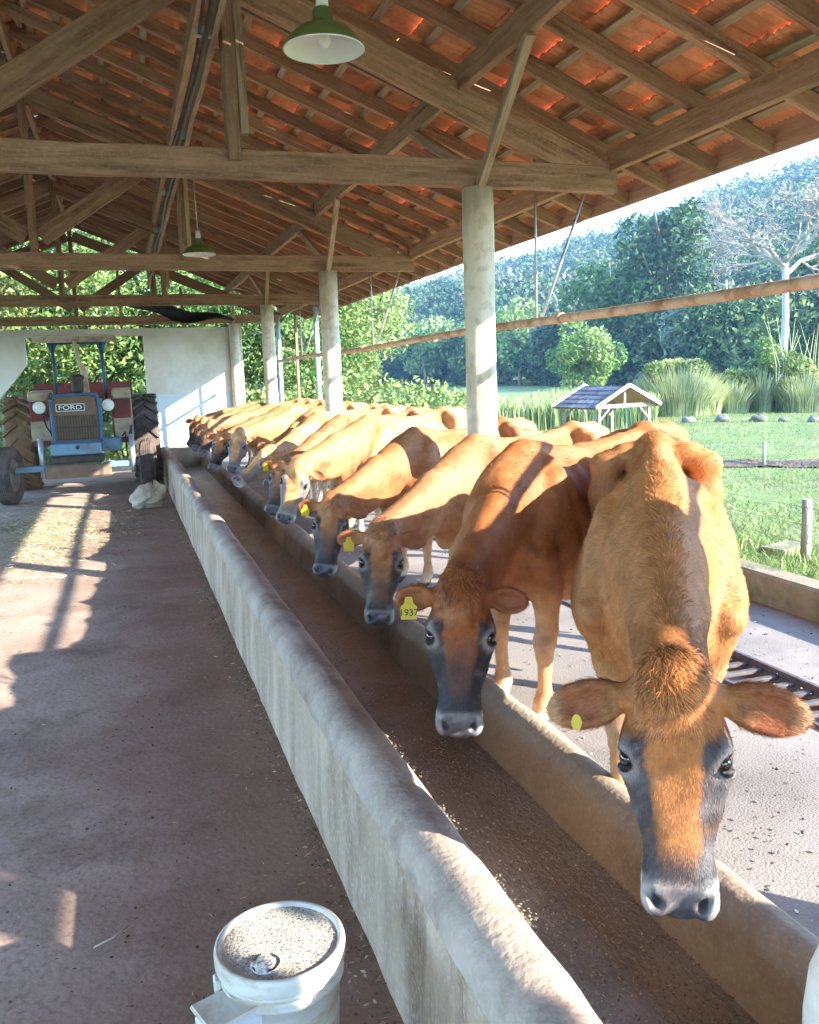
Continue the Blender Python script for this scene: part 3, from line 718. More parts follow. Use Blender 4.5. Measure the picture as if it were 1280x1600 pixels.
    for s in (1,-1):
        f.ell(H(.160,s*.088,.014),(.036,.028,.030),k=.03,R=RH)          # brow and orbit
        f.cone(H(.150,s*.080,.042),.010,H(.162,s*.112,.024),.009,k=.02)
        f.ell(H(.186,s*.120,.032),(.0205,.020,.0185),k=.008,R=RH,op='sub')
        f.cone(H(.207,s*.098,.032),.003,H(.205,s*.120,.010),.003,k=.01)
        f.chain([(H(.215,s*.112,.0),.011),(H(.30,s*.078,-.02),.012),(H(.35,s*.068,-.03),.01)],k=.03) # cheek ridge
        f.ell(H(.21,s*.085,-.10),(.09,.03,.06),k=.04,R=RH)               # jaw
        f.ell(H(.49,s*.052,.020),(.042,.032,.028),k=.02,R=RH)            # nostril wing
        f.cone(H(.468,s*.068,.036),.008,H(.500,s*.046,.046),.012,k=.008,op='sub')
        f.cone(H(.500,s*.046,.046),.012,H(.485,s*.052,.015),.009,k=.008,op='sub')
        # ear: leaf shape, hollow to the front
        dr=ears[0] if s>0 else ears[1]
        e0=H(.045,s*.085,-.035); D=nrm(S*s*1.0+A*(.16+dr)-N*.12); En=nrm(N*.9+A*(.10)-S*s*.10); En=nrm(En-D*np.dot(En,D)); Ew=np.cross(D,En)
        f.cone(e0-D*.02,.030,e0+D*.045,.027,k=.025)
        R_=np.stack([D,Ew,En],1)
        f.ell(e0+D*.115*earl,(.098*earl,.058*(.4+.6*earl),.030),k=.014,R=R_)
        f.ell(e0+D*.118*earl+En*.026,(.080*earl,.043*(.4+.6*earl),.028),k=.010,R=R_,op='sub')
    # mouth
    f.cone(H(.545,-.05,-.040),.004,H(.545,.05,-.040),.004,k=.006,op='sub')
    for s in (1,-1): f.cone(H(.54,s*.05,-.042),.004,H(.44,s*.088,-.050),.004,k=.006,op='sub')
    V,F=surface_nets(f.F,ax); V=relax(V,F,2)
    info=dict(P=P,A=A,S=S,N=N)
    return V,F,info
def coat_colors(V,F,info,base=(.50,.235,.085),red=(.36,.12,.035),pale=(.54,.35,.19),face=(.035,.033,.035),blaze=(.42,.17,.05),darkness=.5,seed=0,legdark=.3,rim=(.30,.16,.08),lowdark=.0):
    Nn=vnormals(V,F); n=len(V); x,y,z=V.T
    base,red,pale,face,blaze=map(np.array,(base,red,pale,face,blaze))
    nz=lambda s,f: noise2(V[:,0]*f+V[:,1]*f*.7,V[:,2]*f-V[:,1]*f*.5,seed+s)
    C=np.tile(base,(n,1)).astype(float)
    def mix(c,w): 
        nonlocal C; w=np.clip(w,0,1)[:,None]; C=C*(1-w)+np.array(c)*w
    sm=lambda a,lo,hi: np.clip((a-lo)/(hi-lo),0,1)
    mix(red,darkness*(.55*sm(nz(1,3),-.2,.6)+.5*sm(x,.15,.55)*sm(z,.5,.9)))
    mix(pale,.75*sm(-z,-.66,-.48)*sm(z,.42,.5))                 # belly
    mix(pale,.22*sm(nz(2,5),.1,.8))
    mix(pale,.65*sm(-z,-.48,-.36)*(1-.3*sm(nz(3,8),0,.8)))      # legs
    mix((.14,.10,.08),legdark*sm(-np.abs(z-.40),-.09,-.02)*sm(x,.3,.5)*sm(Nn[:,0],.0,.6))
    mix((.74,.60,.44),.6*sm(-z,-.16,-.07))
    mix((.05,.04,.035),sm(-z,-.065,-.05))
    mix((.09,.05,.03),sm(-x,.83,.85)*sm(-z,-.56,-.5))           # tail switch
    mix(pale,.7*sm(-x,.2,.3)*sm(x,-.6,-.5)*sm(-z,-.60,-.5)*(np.abs(y)<.16))
    d=V-info['P']; t=d@info['A']; s=d@info['S']; h=d@info['N']; nf=Nn@info['N']
    hd=(t>-.10)&(t<.6)&(np.abs(s)<.135)&(h>-.22)&(h<.12)
    ear=(np.abs(s)>.118)&(t>-.08)&(t<.15)&(h>-.2)&(h<.09)&(np.abs(s)<.36)
    neckdk=sm(-np.linalg.norm(V-info['P'],axis=1),-.5,-.12)
    mix(red,darkness*.8*neckdk*(~ear))
    hm=hd*sm(t,-.09,-.01)
    wob=nz(5,22)*.007+nz(15,70)*.005+nz(16,160)*.003
    sf=np.abs(s)+wob
    # sides of the face dark, forehead and nose ridge warm
    side=sm(sf,.054-.02*sm(t,.2,.4),.066-.02*sm(t,.2,.4))*sm(t+wob*2,.10,.14)
    mix(blaze*1.0,hm*sm(t,-.05,.04)*.9)
    mix(face,hm*side*.93)
    mix(face,hm*sm(t,.36,.42)*.9); mix(face,hm*sm(t+wob*3,.17,.30)*lowdark)
    mix((.16,.14,.14),hm*sm(nz(6,26)+.5*nz(17,90),.0,.8)*side*.6); mix(base*.6,hm*side*sm(nz(21,16)+.4*nz(18,70),.35,.9)*.55*(1-sm(t,.38,.42))); mix(pale,hm*(1-side)*sm(nz(22,24)+.5*nz(19,80),.2,.9)*.35*(t<.3)); mix(red*.6,hm*(1-side)*sm(nz(23,20)+.5*nz(20,75),.2,.9)*.5)
    mix(pale*.8,hm*sm(-h,.075,.12)*sm(-t,-.40,-.30)*sm(t,.06,.16)*.6)                   # throat side lighter
    for sg in (1,-1):
        de=np.sqrt(((t-.185)/1.5)**2+(s-sg*.110)**2+(h-.020)**2)
        mix((.38,.33,.30),hm*sm(-de,-.044,-.030)*.5); mix((.010,.009,.010),hm*sm(-de,-.0245,-.0215))
        dn=np.minimum(np.linalg.norm(np.stack([t-.485,s-sg*.058,h-.036],-1)*[.7,1,1],axis=1),np.linalg.norm(np.stack([t-.495,s-sg*.05,h-.02],-1),axis=1))
        mix((.015,.012,.012),hm*sm(-dn,-.017,-.011))
    mz=hm*sm(t,.425,.445)
    pad=sm(-np.abs(s),-.062,-.05)*sm(h,-.02,.0)*sm(t,.455,.47)
    mix((.60,.56,.52),mz*(1-pad)*sm(t,.44,.46)*(.45+.55*sm(-h,-.02,.03))*.85)
    mix((.085,.075,.08),mz*pad*.9); mix((.30,.27,.27),mz*pad*sm(nz(7,60),0,.6)*.45)
    # ears
    em=ear*1.0
    mix(base*.85,em*.8); inner=em*sm(nf,.25,.6)
    mix((.33,.10,.045),inner*sm(-np.abs(np.abs(s)-.205),-.06,-.03)*.75)  # reddish inner skin, darkened so the hollow's shade is in the colour
    mix(tuple(rim),em*sm(np.abs(s),.245,.27)*.7)
    C*=1+.10*nz(8,14)[:,None]+.07*nz(9,55)[:,None]
    return np.clip(C,.004,.9)
coat_m = mat('short cattle coat', (1,1,1), attr='coat', scale=22, stretch=(1,1,1), rough=.62, bump=.35, bscale=130, spec=.35, bdist=.004)
hair_m = mat('cattle hair', (1,1,1), attr='coat', scale=60, rough=.6, bump=0, spec=.3)
eye_m = mat('wet dark eye', (.006,.005,.006), (.02,.012,.01), scale=5, rough=.05, bump=0, spec=.8)
tag_m = mat('yellow ear tag plastic', (.50,.33,.012), (.58,.40,.03), scale=10, rough=.4, bump=.05)
ink_m = mat('black marker ink', (.01,.01,.01), rough=.6, bump=0)
chain_m = mat('dull chain steel', (.18,.17,.14), (.32,.30,.25), scale=30, rough=.5, metallic=.5, bump=.1)
def fur(V,F,C,info,n,seed=0,fine=1.0):
    r=np.random.default_rng(seed); Nn=vnormals(V,F)
    P0,P1,P2,P3=[V[F[:,k]] for k in range(4)]
    area=np.linalg.norm(np.cross(P2-P0,P3-P1),axis=1)/2
    ctr=(P0+P2)/2; d=ctr-info['P']; t=d@info['A']; head=(np.abs(t-.24)<.34)&(np.linalg.norm(d-np.outer(t,info['A']),axis=1)<.36)
    wgt=area*np.where(head,5.0,1.0)*np.where(ctr[:,2]<.07,0,1)*np.where(t>.455,np.where(head,.05,1),1)
    fi=r.choice(len(F),n,p=wgt/wgt.sum()); u=r.random((n,1));v=r.random((n,1))
    p=(P0[fi]*(1-u)+P1[fi]*u)*(1-v)+(P3[fi]*(1-u)+P2[fi]*u)*v
    nn=Nn[F[fi,0]]; col=C[F[fi,r.integers(0,4,n)]]
    d=p-info['P']; t=d@info['A']; s=d@info['S']; h=d@info['N']; hm=head[fi]
    flow=np.tile(np.array([-1,0,-.75]),(n,1)).astype(float)
    flow[hm]=info['A']*1.0+np.outer(s[hm]*4,info['S'])
    ear=hm&(np.abs(s)>.13)&(t<.16); flow[ear]=np.outer(np.sign(s[ear]),info['S'])+info['A']*.35
    ln=np.full(n,.020); up=np.full(n,.13); jit=np.full(n,.35)
    ln[hm]=.009; up[hm]=.24
    tuft=(np.linalg.norm(d-info['A']*.0-info['N']*.03,axis=1)<.072); ln[tuft]=r.uniform(.016,.042,tuft.sum()); up[tuft]=.9; jit[tuft]=.9
    near=(t>-.02)&(t<.13)&hm&(h>.0)&(np.abs(s)<.08)&~tuft; ln[near]=.015; up[near]=.35; jit[near]=.8
    ln[ear]=.016; up[ear]=.35; edge=ear&(np.abs((nn@info['N']))<.55); ln[edge]=r.uniform(.010,.022,edge.sum()); up[edge]=.6
    crest=(np.abs(p[:,1]-info['P'][1]*np.clip((p[:,0]-.45)/.6,0,1))<.045)&(nn[:,2]>.3)&(p[:,0]>.25)&(~hm); ln[crest]=r.uniform(.012,.026,crest.sum()); up[crest]=.55; jit[crest]=.9
    rg=(np.abs(p[:,1])<.05)&(nn[:,2]>.6)&(p[:,0]<.25)&(p[:,0]>-.5); ln[rg]=.016; up[rg]=.35
    fl=flow-nn*np.sum(flow*nn,1)[:,None]; fl/=np.linalg.norm(fl,axis=1)[:,None]+1e-9
    # clumping noise gives whorls
    q=noise2(p[:,0]*25+p[:,2]*9,p[:,1]*25+p[:,2]*22,seed)*.6
    side=np.cross(nn,fl); dr=fl+side*(q*jit*1.6)[:,None]+nn*up[:,None]+r.normal(0,1,(n,3))*jit[:,None]*.35; dr/=np.linalg.norm(dr,axis=1)[:,None]
    ln=ln*r.uniform(.6,1.3,n); w=np.where(tuft,.0010,np.where(hm|(ln>.0215),.0006,.0010))*fine; 
    sd=np.cross(dr,nn+r.normal(0,.3,(n,3))); sd/=np.linalg.norm(sd,axis=1)[:,None]+1e-9
    b=p-nn*.0004; mid=b+dr*(ln*.55)[:,None]; tip=b+(dr-nn*(.35*up*(up>.3))[:,None])*ln[:,None]
    de_=np.min([np.sqrt(((t-.188)/1.25)**2+(s-q_*.110)**2+(h-.02)**2) for q_ in (1,-1)],0); W=np.where(hm&(de_<.028),1e-5,w); cup=ear&(nn@info['N']>.2)&(np.abs(s)>.15)&(np.abs(s)<.27); ln=np.where(cup,.008,ln)
    sh=1+.28*noise2(p[:,0]*38+p[:,2]*12,p[:,1]*38+p[:,2]*30,seed+5)[:,None]
    Vv=np.stack([b-sd*W[:,None],b+sd*W[:,None],mid+sd*(W*.8)[:,None],mid-sd*(W*.8)[:,None],tip],1).reshape(-1,3)
    i=np.arange(n)[:,None]*5; lg=(ln>.0165)&(up>.3); Ff=np.concatenate([i[~lg]+np.array([[0,1,4]]),i[lg]+np.array([[0,1,2]]),i[lg]+np.array([[0,2,3]]),i[lg]+np.array([[3,2,4]])])
    cc=np.clip(col*sh*np.where((tuft|near)[:,None],r.uniform(.55,1.9,(n,1)),r.uniform(.8,1.3,(n,1))),.004,.95)
    return Vv,Ff,np.repeat(cc,5,0)
def text_mesh(txt,size,name='lettering'):
    cu=bpy.data.curves.new(name,'FONT'); cu.body=txt; cu.size=size; cu.align_x='CENTER'; cu.align_y='CENTER'; cu.extrude=size*.02
    o=bpy.data.objects.new(name,cu); scene.collection.objects.link(o)
    dg_=bpy.context.evaluated_depsgraph_get(); me=bpy.data.meshes.new_from_object(o.evaluated_get(dg_)); bpy.data.objects.remove(o); me.name=name
    return me
def to_local(world_pos, origin, hd):
    d=np.array(world_pos,float)-np.array(origin,float); c,s=math.cos(hd),math.sin(hd)
    return np.array([d[0]*c+d[1]*s,-d[0]*s+d[1]*c,d[2]])
def vec_local(v,hd): return to_local(v,(0,0,0),hd)
GROUP='fawn cows feeding along the trough'
FLOOR=.15
def cow(origin,hdeg,poll,muz,nrm_w,label,cols,nfur=0,step=.014,fstep=None,scale=1.0,tagside=None,tagtxt=None,seed=0,front=(0,0),hind=.06,ears=(0,0),pendant=False,reuse=None,**kw):
    hd=math.radians(hdeg); o3=(origin[0],origin[1],FLOOR)
    root=empty('cow',o3,hd,label=label,cat='cow',group=GROUP); root.scale=(scale,)*3
    if reuse is None:
        P=to_local(poll,o3,hd)/scale; A=vec_local(np.array(muz)-np.array(poll),hd); N=vec_local(nrm_w,hd)
        V,F,info=cow_mesh(P,A,N,step,fstep,hind,front,seed,ears,**kw)
        C=coat_colors(V,F,info,seed=seed,**cols)
        me=np_mesh('body',V,F,C,True,'coat'); me.materials.append(coat_m)
        fm=None
        if nfur:
            fv,ff,fc=fur(V,F,C,info,nfur,seed); fm=np_mesh('coat_hair',fv,ff,fc,False,'coat'); fm.materials.append(hair_m)
        data=(me,fm,info)
    else: data=reuse
    me,fm,info=data
    o=bpy.data.objects.new('body',me); link(o,root)
    if fm: o=bpy.data.objects.new('coat_hair',fm); link(o,root); o['kind']='stuff'
    H=lambda t,s,n: Vector(info['P']+info['A']*t+info['S']*s+info['N']*n)
    R=Matrix((info['A'],info['S'],info['N'])).transposed()
    for s in (1,-1):
        em=MB().lathe([(0,-.0185)]+[(.0185*math.sin(a),-.0185*math.cos(a)) for a in np.linspace(.2,PI-.2,9)]+[(0,.0185)],n=16).mesh('eye'); em.materials.append(eye_m)
        e=bpy.data.objects.new('eye',em); link(e,root); e.location=H(.186,s*.103,.016)
    if tagside:
        s=tagside; m=MB(); m.prism([(-.012,.035),(.012,.035),(.016,.012),(.030,.0),(.028,-.045),(-.028,-.045),(-.030,.0),(-.016,.012)],2,-.0015,.0015)
        tm=m.mesh('ear_tag'); tm.materials.append(tag_m)
        t=bpy.data.objects.new('ear_tag',tm); link(t,root); t['label']='yellow plastic ear tag'
        L=info['N']; zz=vec_local((0,0,1),0); 
        nv=nrm(np.array(L)*1.0+np.array([0,0,.25])); yy=nrm(zz-nv*np.dot(zz,nv)); xx=np.cross(yy,nv)
        RR=Matrix((Vector(xx),Vector(yy),Vector(nv))).transposed().to_4x4(); RR.translation=H(.085,s*.185,.002)
        t.matrix_local=RR
        if tagtxt:
            tx=text_mesh(tagtxt,.034,'tag_number'); tx.materials.append(ink_m); q=bpy.data.objects.new('tag_number',tx); link(q,t); q.location=(0,-.022,.0022)
    if pendant:
        # chain collar with a yellow number plate under the throat
        cb=H(.24,0,-.20)
        m=MB(); 
        for k in range(9):
            a=Vector((cb.x,cb.y,cb.z+.10-.022*k)); m.tube([a+Vector((.0,.011*math.cos(q),.015*math.sin(q))) if k%2 else a+Vector((.011*math.cos(q),0,.015*math.sin(q))) for q in np.linspace(0,2*PI,9)],.0028,n=5,cap=False)
        cm=m.mesh('neck_chain'); cm.materials.append(chain_m); q=bpy.data.objects.new('neck_chain',cm); link(q,root)
        m=MB(); m.prism([(-.016,.03),(.016,.03),(.02,-.03),(0,-.042),(-.02,-.03)],2,-.002,.002); pm=m.mesh('neck_plate'); pm.materials.append(tag_m)
        q=bpy.data.objects.new('neck_plate',pm); link(q,root); q.location=cb+Vector((0,0,-.12)); q.rotation_euler=(PI/2,0,PI/2+.5)
    return data
warm=dict(base=(.39,.155,.048),red=(.36,.14,.045),darkness=.5,blaze=(.43,.155,.042),face=(.042,.044,.052),rim=(.50,.29,.16))
redc=dict(lowdark=.8,base=(.37,.13,.038),red=(.27,.075,.02),darkness=.85,blaze=(.27,.075,.02),face=(.022,.02,.024),pale=(.52,.28,.13))
midc=dict(lowdark=.7,rim=(.05,.035,.03),base=(.39,.165,.058),red=(.30,.13,.06),darkness=.7,blaze=(.36,.14,.05),face=(.035,.033,.036))
palec=dict(base=(.45,.215,.085),red=(.36,.15,.05),darkness=.35,blaze=(.55,.27,.11),face=(.20,.17,.16),pale=(.75,.58,.40))
drk=dict(lowdark=.8,base=(.35,.135,.042),red=(.30,.12,.05),darkness=.6,blaze=(.40,.16,.06),face=(.03,.03,.035))
#    origin(x,y)  heading  poll  muzzle  face normal
c1=cow((1.87,2.76),237,(1.126,1.595,1.01),(1.091,1.500,.47),(-.58,-.81,.12),'big pale orange cow nearest the camera, seen head on with rust brown forehead',warm,nfur=290000,step=.016,fstep=.0062,scale=1.0,seed=1,ears=(.14,.14),stance=.12,bony=1.7)
c2=cow((2.10,3.62),203,(1.085,2.78,.965),(1.030,2.70,.42),(-.36,-.92,.1),'second cow, reddish brown with near black face and numbered yellow ear tag',redc,nfur=125000,step=.016,fstep=.0075,tagside=1,tagtxt='1937',seed=2,front=(.04,-.05),ears=(.0,.0),earl=.74,bony=1.6,pendant=True)
c3=cow((2.42,4.95),200,(1.25,4.33,.90),(1.19,4.27,.37),(-.26,-.96,.1),'fawn cow third from the camera, dark face with brown stripe and dark rimmed ears',midc,nfur=60000,step=.018,fstep=.0095,tagside=1,seed=3,pendant=True,front=(-.04,.03),earl=.8,scale=.95)
cow((2.35,-.30),201,(0,0,0),(0,0,0),(0,0,0),'extra fawn cow added out of view at the right to shade the aisle floor',midc,seed=3,reuse=c3,scale=.95)  # unseen cow added so its shadow falls on the near aisle
c4=cow((2.45,6.15),198,(1.26,5.52,.90),(1.16,5.47,.38),(-.36,-.93,.1),'fawn cow fourth from the camera, dark narrow face looking left over the curb',drk,nfur=30000,step=.018,fstep=.010,tagside=1,seed=4,pendant=True,earl=.8,scale=.94)
c5=cow((2.55,7.75),200,(1.37,7.20,1.0),(1.20,7.16,.48),(-.35,-.93,.1),'pale cream faced cow fifth from the camera with sunlit neck',palec,nfur=20000,step=.020,fstep=.012,seed=5,earl=.8,scale=.97)

r1=[o for o in scene.objects if o.name=='cow'][0]; i1=c1[2]
tv=MB().prism([(.012*math.cos(a),.019*math.sin(a)) for a in np.linspace(0,2*PI,15)[:-1]],2,-.0015,.0015).mesh('ear_tag'); tv.materials.append(tag_m)
tq=bpy.data.objects.new('ear_tag',tv); link(tq,r1); tq['label']='small oval yellow ear tag'
L=Vector(i1['N']); yy=(Vector((0,0,1))-L*L.z).normalized(); RR=Matrix((yy.cross(L),yy,L)).transposed().to_4x4(); RR.translation=Vector(i1['P']+i1['A']*.110+i1['S']*.215+i1['N']*.012); tq.matrix_local=RR
# ================================================================== VEGETATION
def leaf_mat(name, tr=.25, rough=.6):
    return mat(name,(1,1,1),attr='tint',scale=2,rough=rough,bump=0,spec=.25,trans=tr)
leafm=leaf_mat('tree foliage'); grassb=leaf_mat('grass blades',.3,.7); farleaf=leaf_mat('distant foliage',.0,.9)
bark=mat('grey brown bark',(.12,.09,.065),(.26,.21,.16),scale=6,stretch=(3,3,.6),bump=.8,bscale=18,rough=.95)
bark_pale=mat('smooth pale bark',(.42,.38,.33),(.60,.56,.50),(.3,.25,.2),scale=3,stretch=(2,2,.6),bump=.3,bscale=18,rough=.9,big=1.5)
def leaves(C,size,cols,r,asp=.55,hang=0.0):
    n=len(C); N=r.normal(0,1,(n,3)); N[:,2]+=.5; N/=np.linalg.norm(N,axis=1)[:,None]
    a=np.cross(N,r.normal(0,1,(n,3))); a[:,2]-=hang; a/=np.linalg.norm(a,axis=1)[:,None]+1e-9; b=np.cross(N,a); b/=np.linalg.norm(b,axis=1)[:,None]+1e-9
    s=(size*r.uniform(.6,1.4,n))[:,None]
    s=s*1.2; V=np.stack([C-a*s*.9-b*s*asp*.75,C-a*s*.6+b*s*asp,C+a*s],1).reshape(-1,3)
    return V,np.arange(3*n).reshape(n,3),np.repeat(cols,3,0)
def lumps(center,rad,nl,r,lr=(.28,.5)):
    d=r.normal(0,1,(nl,3)); d/=np.linalg.norm(d,axis=1)[:,None]; q=r.uniform(.35,.85,nl)[:,None]
    c=np.array(center)+d*q*np.array(rad); lrad=r.uniform(lr[0],lr[1],nl)[:,None]*np.array(rad)
    return c,lrad
def crown_points(center,rad,n,r,nl=14,lr=(.28,.5),squash=.8):
    c,lrad=lumps(center,rad,nl,r,lr); k=r.integers(0,nl,n)
    d=r.normal(0,1,(n,3)); d/=np.linalg.norm(d,axis=1)[:,None]; q=r.uniform(.55,1.08,n)**.6
    P=c[k]+d*q[:,None]*lrad[k]*np.array([1,1,squash]); return P,k
def pal_cols(pal,k,n,r,jit=.25):
    pal=np.array(pal); base=pal[k%len(pal)]; return np.clip(base*r.uniform(1-jit,1+jit,(n,1)),.003,.9)
G_DARK=[(.043,.087,.029),(.058,.109,.032),(.036,.072,.032),(.072,.123,.043)]
G_MID=[(.087,.160,.041),(.109,.189,.051),(.072,.138,.043),(.145,.217,.058)]
G_LIGHT=[(.160,.246,.065),(.203,.290,.080),(.131,.217,.058),(.246,.319,.102)]
G_YEL=[(.232,.261,.072),(.174,.232,.065),(.290,.290,.102),(.145,.203,.058)]
G_SAGE=[(.145,.189,.123),(.189,.232,.160),(.116,.160,.102)]
def tree(name,x,y,h,rad,n,size,pal,label,cat='tree',group=None,seed=0,trunk_r=None,crown_z=None,z0=None,nl=16,squash=.85,bk=None,lean=(0,0),hang=0.0,clear=.25,lm=None):
    r=np.random.default_rng(seed+100); z0=T_h(x,y) if z0 is None else z0
    t=empty(name,(x,y,z0),label=label,cat=cat,group=group)
    ch=h*(1-clear); cz=z0+h*clear+ch*.5; ctr=(x+lean[0],y+lean[1],cz); R=(rad,rad,ch*.5)
    P,k=crown_points(ctr,R,n,r,nl=nl,squash=squash); 
    V,F,Cc=leaves(P,size,pal_cols(pal,k,n,r),r,hang=hang)
    me=np_mesh('crown',V-np.array([x,y,z0]),F,Cc); mobj('crown',me,lm or leafm,t,(x,y,z0))
    tr=trunk_r or h*.022; mb=MB(); top=Vector((x+lean[0]*.8,y+lean[1]*.8,cz+ch*.2)); b=Vector((x,y,z0-.1))
    pts=[b.lerp(top,u)+Vector((math.sin(u*5+seed)*tr*1.2,math.cos(u*4+seed)*tr,0))*(u>0) for u in np.linspace(0,1,6)]
    mb.tube(pts,[tr*(1.25 if i==0 else 1-.14*i) for i in range(6)],n=8)
    for i in range(7):
        u=r.uniform(.35,.95); s=b.lerp(top,u); a=r.uniform(0,2*PI); e=s+Vector((math.cos(a)*rad*.6,math.sin(a)*rad*.6,ch*r.uniform(.1,.3)))
        mb.tube([s,s.lerp(e,.5)+Vector((0,0,-.03*h)),e],[tr*.45,tr*.3,tr*.1],n=5)
    mb.build('trunk',bk or bark,t,(x,y,z0)); return t
# --- hill forest
r=np.random.default_rng(21)
Vs=[];Fs=[];Cs=[];off=0
pts=[]
while len(pts)<1750:
    az=math.radians(r.uniform(2,53)); d=math.sqrt(r.uniform(85**2,400**2)) ; x=d*math.sin(az); y=d*math.cos(az); z=T_h(x,y)
    if z<2.5: continue
    pts.append((x,y,z,d))
FP=[[(.050,.095,.030),(.068,.115,.038)],[(.10,.145,.05),(.125,.165,.06)],[(.13,.155,.085),(.155,.18,.10)],[(.035,.066,.028),(.045,.078,.032)],[(.14,.145,.095),(.165,.165,.12)]]
for i,(x,y,z,d) in enumerate(pts):
    s=r.uniform(.75,1.45)*(1.0 if d>150 else .85); n=int(np.clip(330*(220/d)**1.1,150,700)); rad=5.2*s; hh=5.0*s
    P,k=crown_points((x,y,z+5.5*s),(rad,rad,hh*.85),n,r,nl=6,lr=(.35,.6),squash=.8)
    pal=FP[r.choice(5,p=[.34,.24,.14,.2,.08])]
    V,F,Cc=leaves(P,.44*(d/200)**.5,pal_cols(pal,k,n,r,.3),r,asp=.8)
    Vs.append(V);Fs.append(F+off);Cs.append(Cc);off+=len(V)
me=np_mesh('hillside_forest',np.concatenate(Vs),np.concatenate(Fs),np.concatenate(Cs)); mobj('hillside_forest',me,farleaf,kind='stuff')
# pale trunks glimpsed between the crowns
mb=MB()
for i in range(130):
    x,y,z,d=pts[r.integers(len(pts))]; 
    if d>260: continue
    mb.tube([(x,y,z-1),(x+r.normal(0,.4),y,z+6),(x+r.normal(0,.9),y,z+12*r.uniform(.8,1.2))],[.22,.17,.08],n=5)
mb.build('forest_trunks',bark_pale,kind='stuff')
# --- forest edge at the foot of the hill: dark row beyond the meadow
Vs=[];Fs=[];Cs=[];off=0
for i in range(190):
    az=math.radians(r.uniform(10,52)); d0=np.interp(az,np.radians([0,20,32,45,60]),[140,140,88,74,74]); d=d0+r.uniform(-4,26); x=d*math.sin(az);y=d*math.cos(az);z=T_h(x,y)
    s=r.uniform(.7,1.3); n=1000; P,k=crown_points((x,y,z+3.6*s),(3.4*s,3.4*s,3.8*s),n,r,nl=7,lr=(.35,.6))
    V,F,Cc=leaves(P,.25*(d/90)**.5,pal_cols(FP[r.choice(5,p=[.42,.14,.08,.34,.02])],k,n,r,.3),r,asp=.7)
    Vs.append(V);Fs.append(F+off);Cs.append(Cc);off+=len(V)
me=np_mesh('forest_edge',np.concatenate(Vs),np.concatenate(Fs),np.concatenate(Cs)); mobj('forest_edge',me,farleaf,kind='stuff')
def pol(azd,d): a=math.radians(azd); return d*math.sin(a),d*math.cos(a)
# tall individual trees standing in front of the hill
for k,(azd,d,h,rad,n,sz,pal,nm,lab,cl) in enumerate([
    (34.3,92,19.5,5.0,5200,.30,G_DARK,'tall_tree','tallest dark green tree rising against the hill left of the bare tree',.15),
    (31.3,96,13.5,4.8,4200,.32,G_MID,'broadleaf_tree','grey green broad tree left of the tallest dark tree on the hill foot',.15),
    (28.6,104,11.5,4.6,3600,.32,G_SAGE,'broadleaf_tree','sage green tree in the middle of the forest edge',.15),
    (25.5,118,11,5.0,3400,.34,G_LIGHT,'spreading_tree','pale green flat topped tree right of the nearest white column',.2),
    (22.8,128,10,5.0,3000,.36,G_MID,'broadleaf_tree','rounded green tree seen just right behind the nearest white column',.15),
    (37.0,84,8.5,3.6,3400,.26,G_SAGE,'broadleaf_tree','silvery tree below the hanging pipe left of the bare tree trunk',.1),
    (39.8,80,6.0,2.6,2400,.24,G_LIGHT,'small_tree','bright young tree at the forest foot below the bare tree',.1),
    (19.2,132,11,5.5,3000,.38,G_LIGHT,'spreading_tree','pale green tree left of the nearest white column on the hill foot',.2),
    (44.5,82,12,4.5,4000,.28,G_DARK,'tall_tree','dark tree at the right edge behind the bare tree',.1),
    ]):
    x,y=pol(azd,d); tree(nm,x,y,h,rad,n,sz,pal,lab,seed=k,clear=cl,group='single trees against the hill',bk=bark_pale if k in(1,2) else bark)
# bare kapok-like tree
bx,by=pol(41.35,64); bz=-.2
bark_g=mat('grey smooth bark',(.24,.215,.185),(.38,.35,.31),scale=3,stretch=(2,2,.6),bump=.3,bscale=18,rough=.9)
bt=empty('bare_tree',(bx,by,bz),label='tall nearly leafless tree with pale straight trunk and wide twiggy crown',cat='tree')
mb=MB(); mb.tube([(bx,by,bz-.3),(bx,by,bz+1),(bx+.1,by,bz+5),(bx-.1,by,bz+8.6)],[.36,.27,.23,.20],n=12); mb.build('trunk',bark_g,bt,(bx,by,bz))
mb=MB(); tips=[]
def branch(p,d,L,rad,lv):
    q=p+d*L; mid=p.lerp(q,.5)+Vector((random.gauss(0,.06),random.gauss(0,.06),random.gauss(0,.04)))*L
    mb.tube([p,mid,q],[rad,rad*.85,rad*.65],n=6 if lv<2 else 4,cap=False)
    if lv>=5: tips.append(q); return
    for i in range(3 if lv<4 else 2+int(random.random()<.6)):
        nd=(d+Vector((random.gauss(0,.55),random.gauss(0,.55),random.gauss(.02,.33)))).normalized(); branch(q,nd,L*random.uniform(.62,.82),rad*.6,lv+1)
for i in range(6):
    a=i*PI/3+.3; branch(Vector((bx-.1,by,bz+7.6+.2*i)),Vector((math.cos(a),math.sin(a),.55+.1*(i%3))).normalized(),2.1,.20,0)
mb.build('branches',mat('grey twigs',(.22,.19,.16),(.34,.30,.26),bump=0),bt,(bx,by,bz))
r2=np.random.default_rng(5); tp=np.array([tuple(v) for v in tips]); P=np.repeat(tp,3,0)+r2.normal(0,.28,(len(tp)*3,3)); 
V,F,Cc=leaves(P,.13,np.tile((.30,.27,.22),(len(P),1))*r2.uniform(.7,1.2,(len(P),1)),r2,asp=.25); mobj('twigs',np_mesh('twigs',V-np.array([bx,by,bz]),F,Cc),farleaf,bt,(bx,by,bz))
# second pale trunk left of it
RC0=[(.36,.38,.19),(.28,.33,.13),(.44,.42,.26),(.22,.28,.10)]
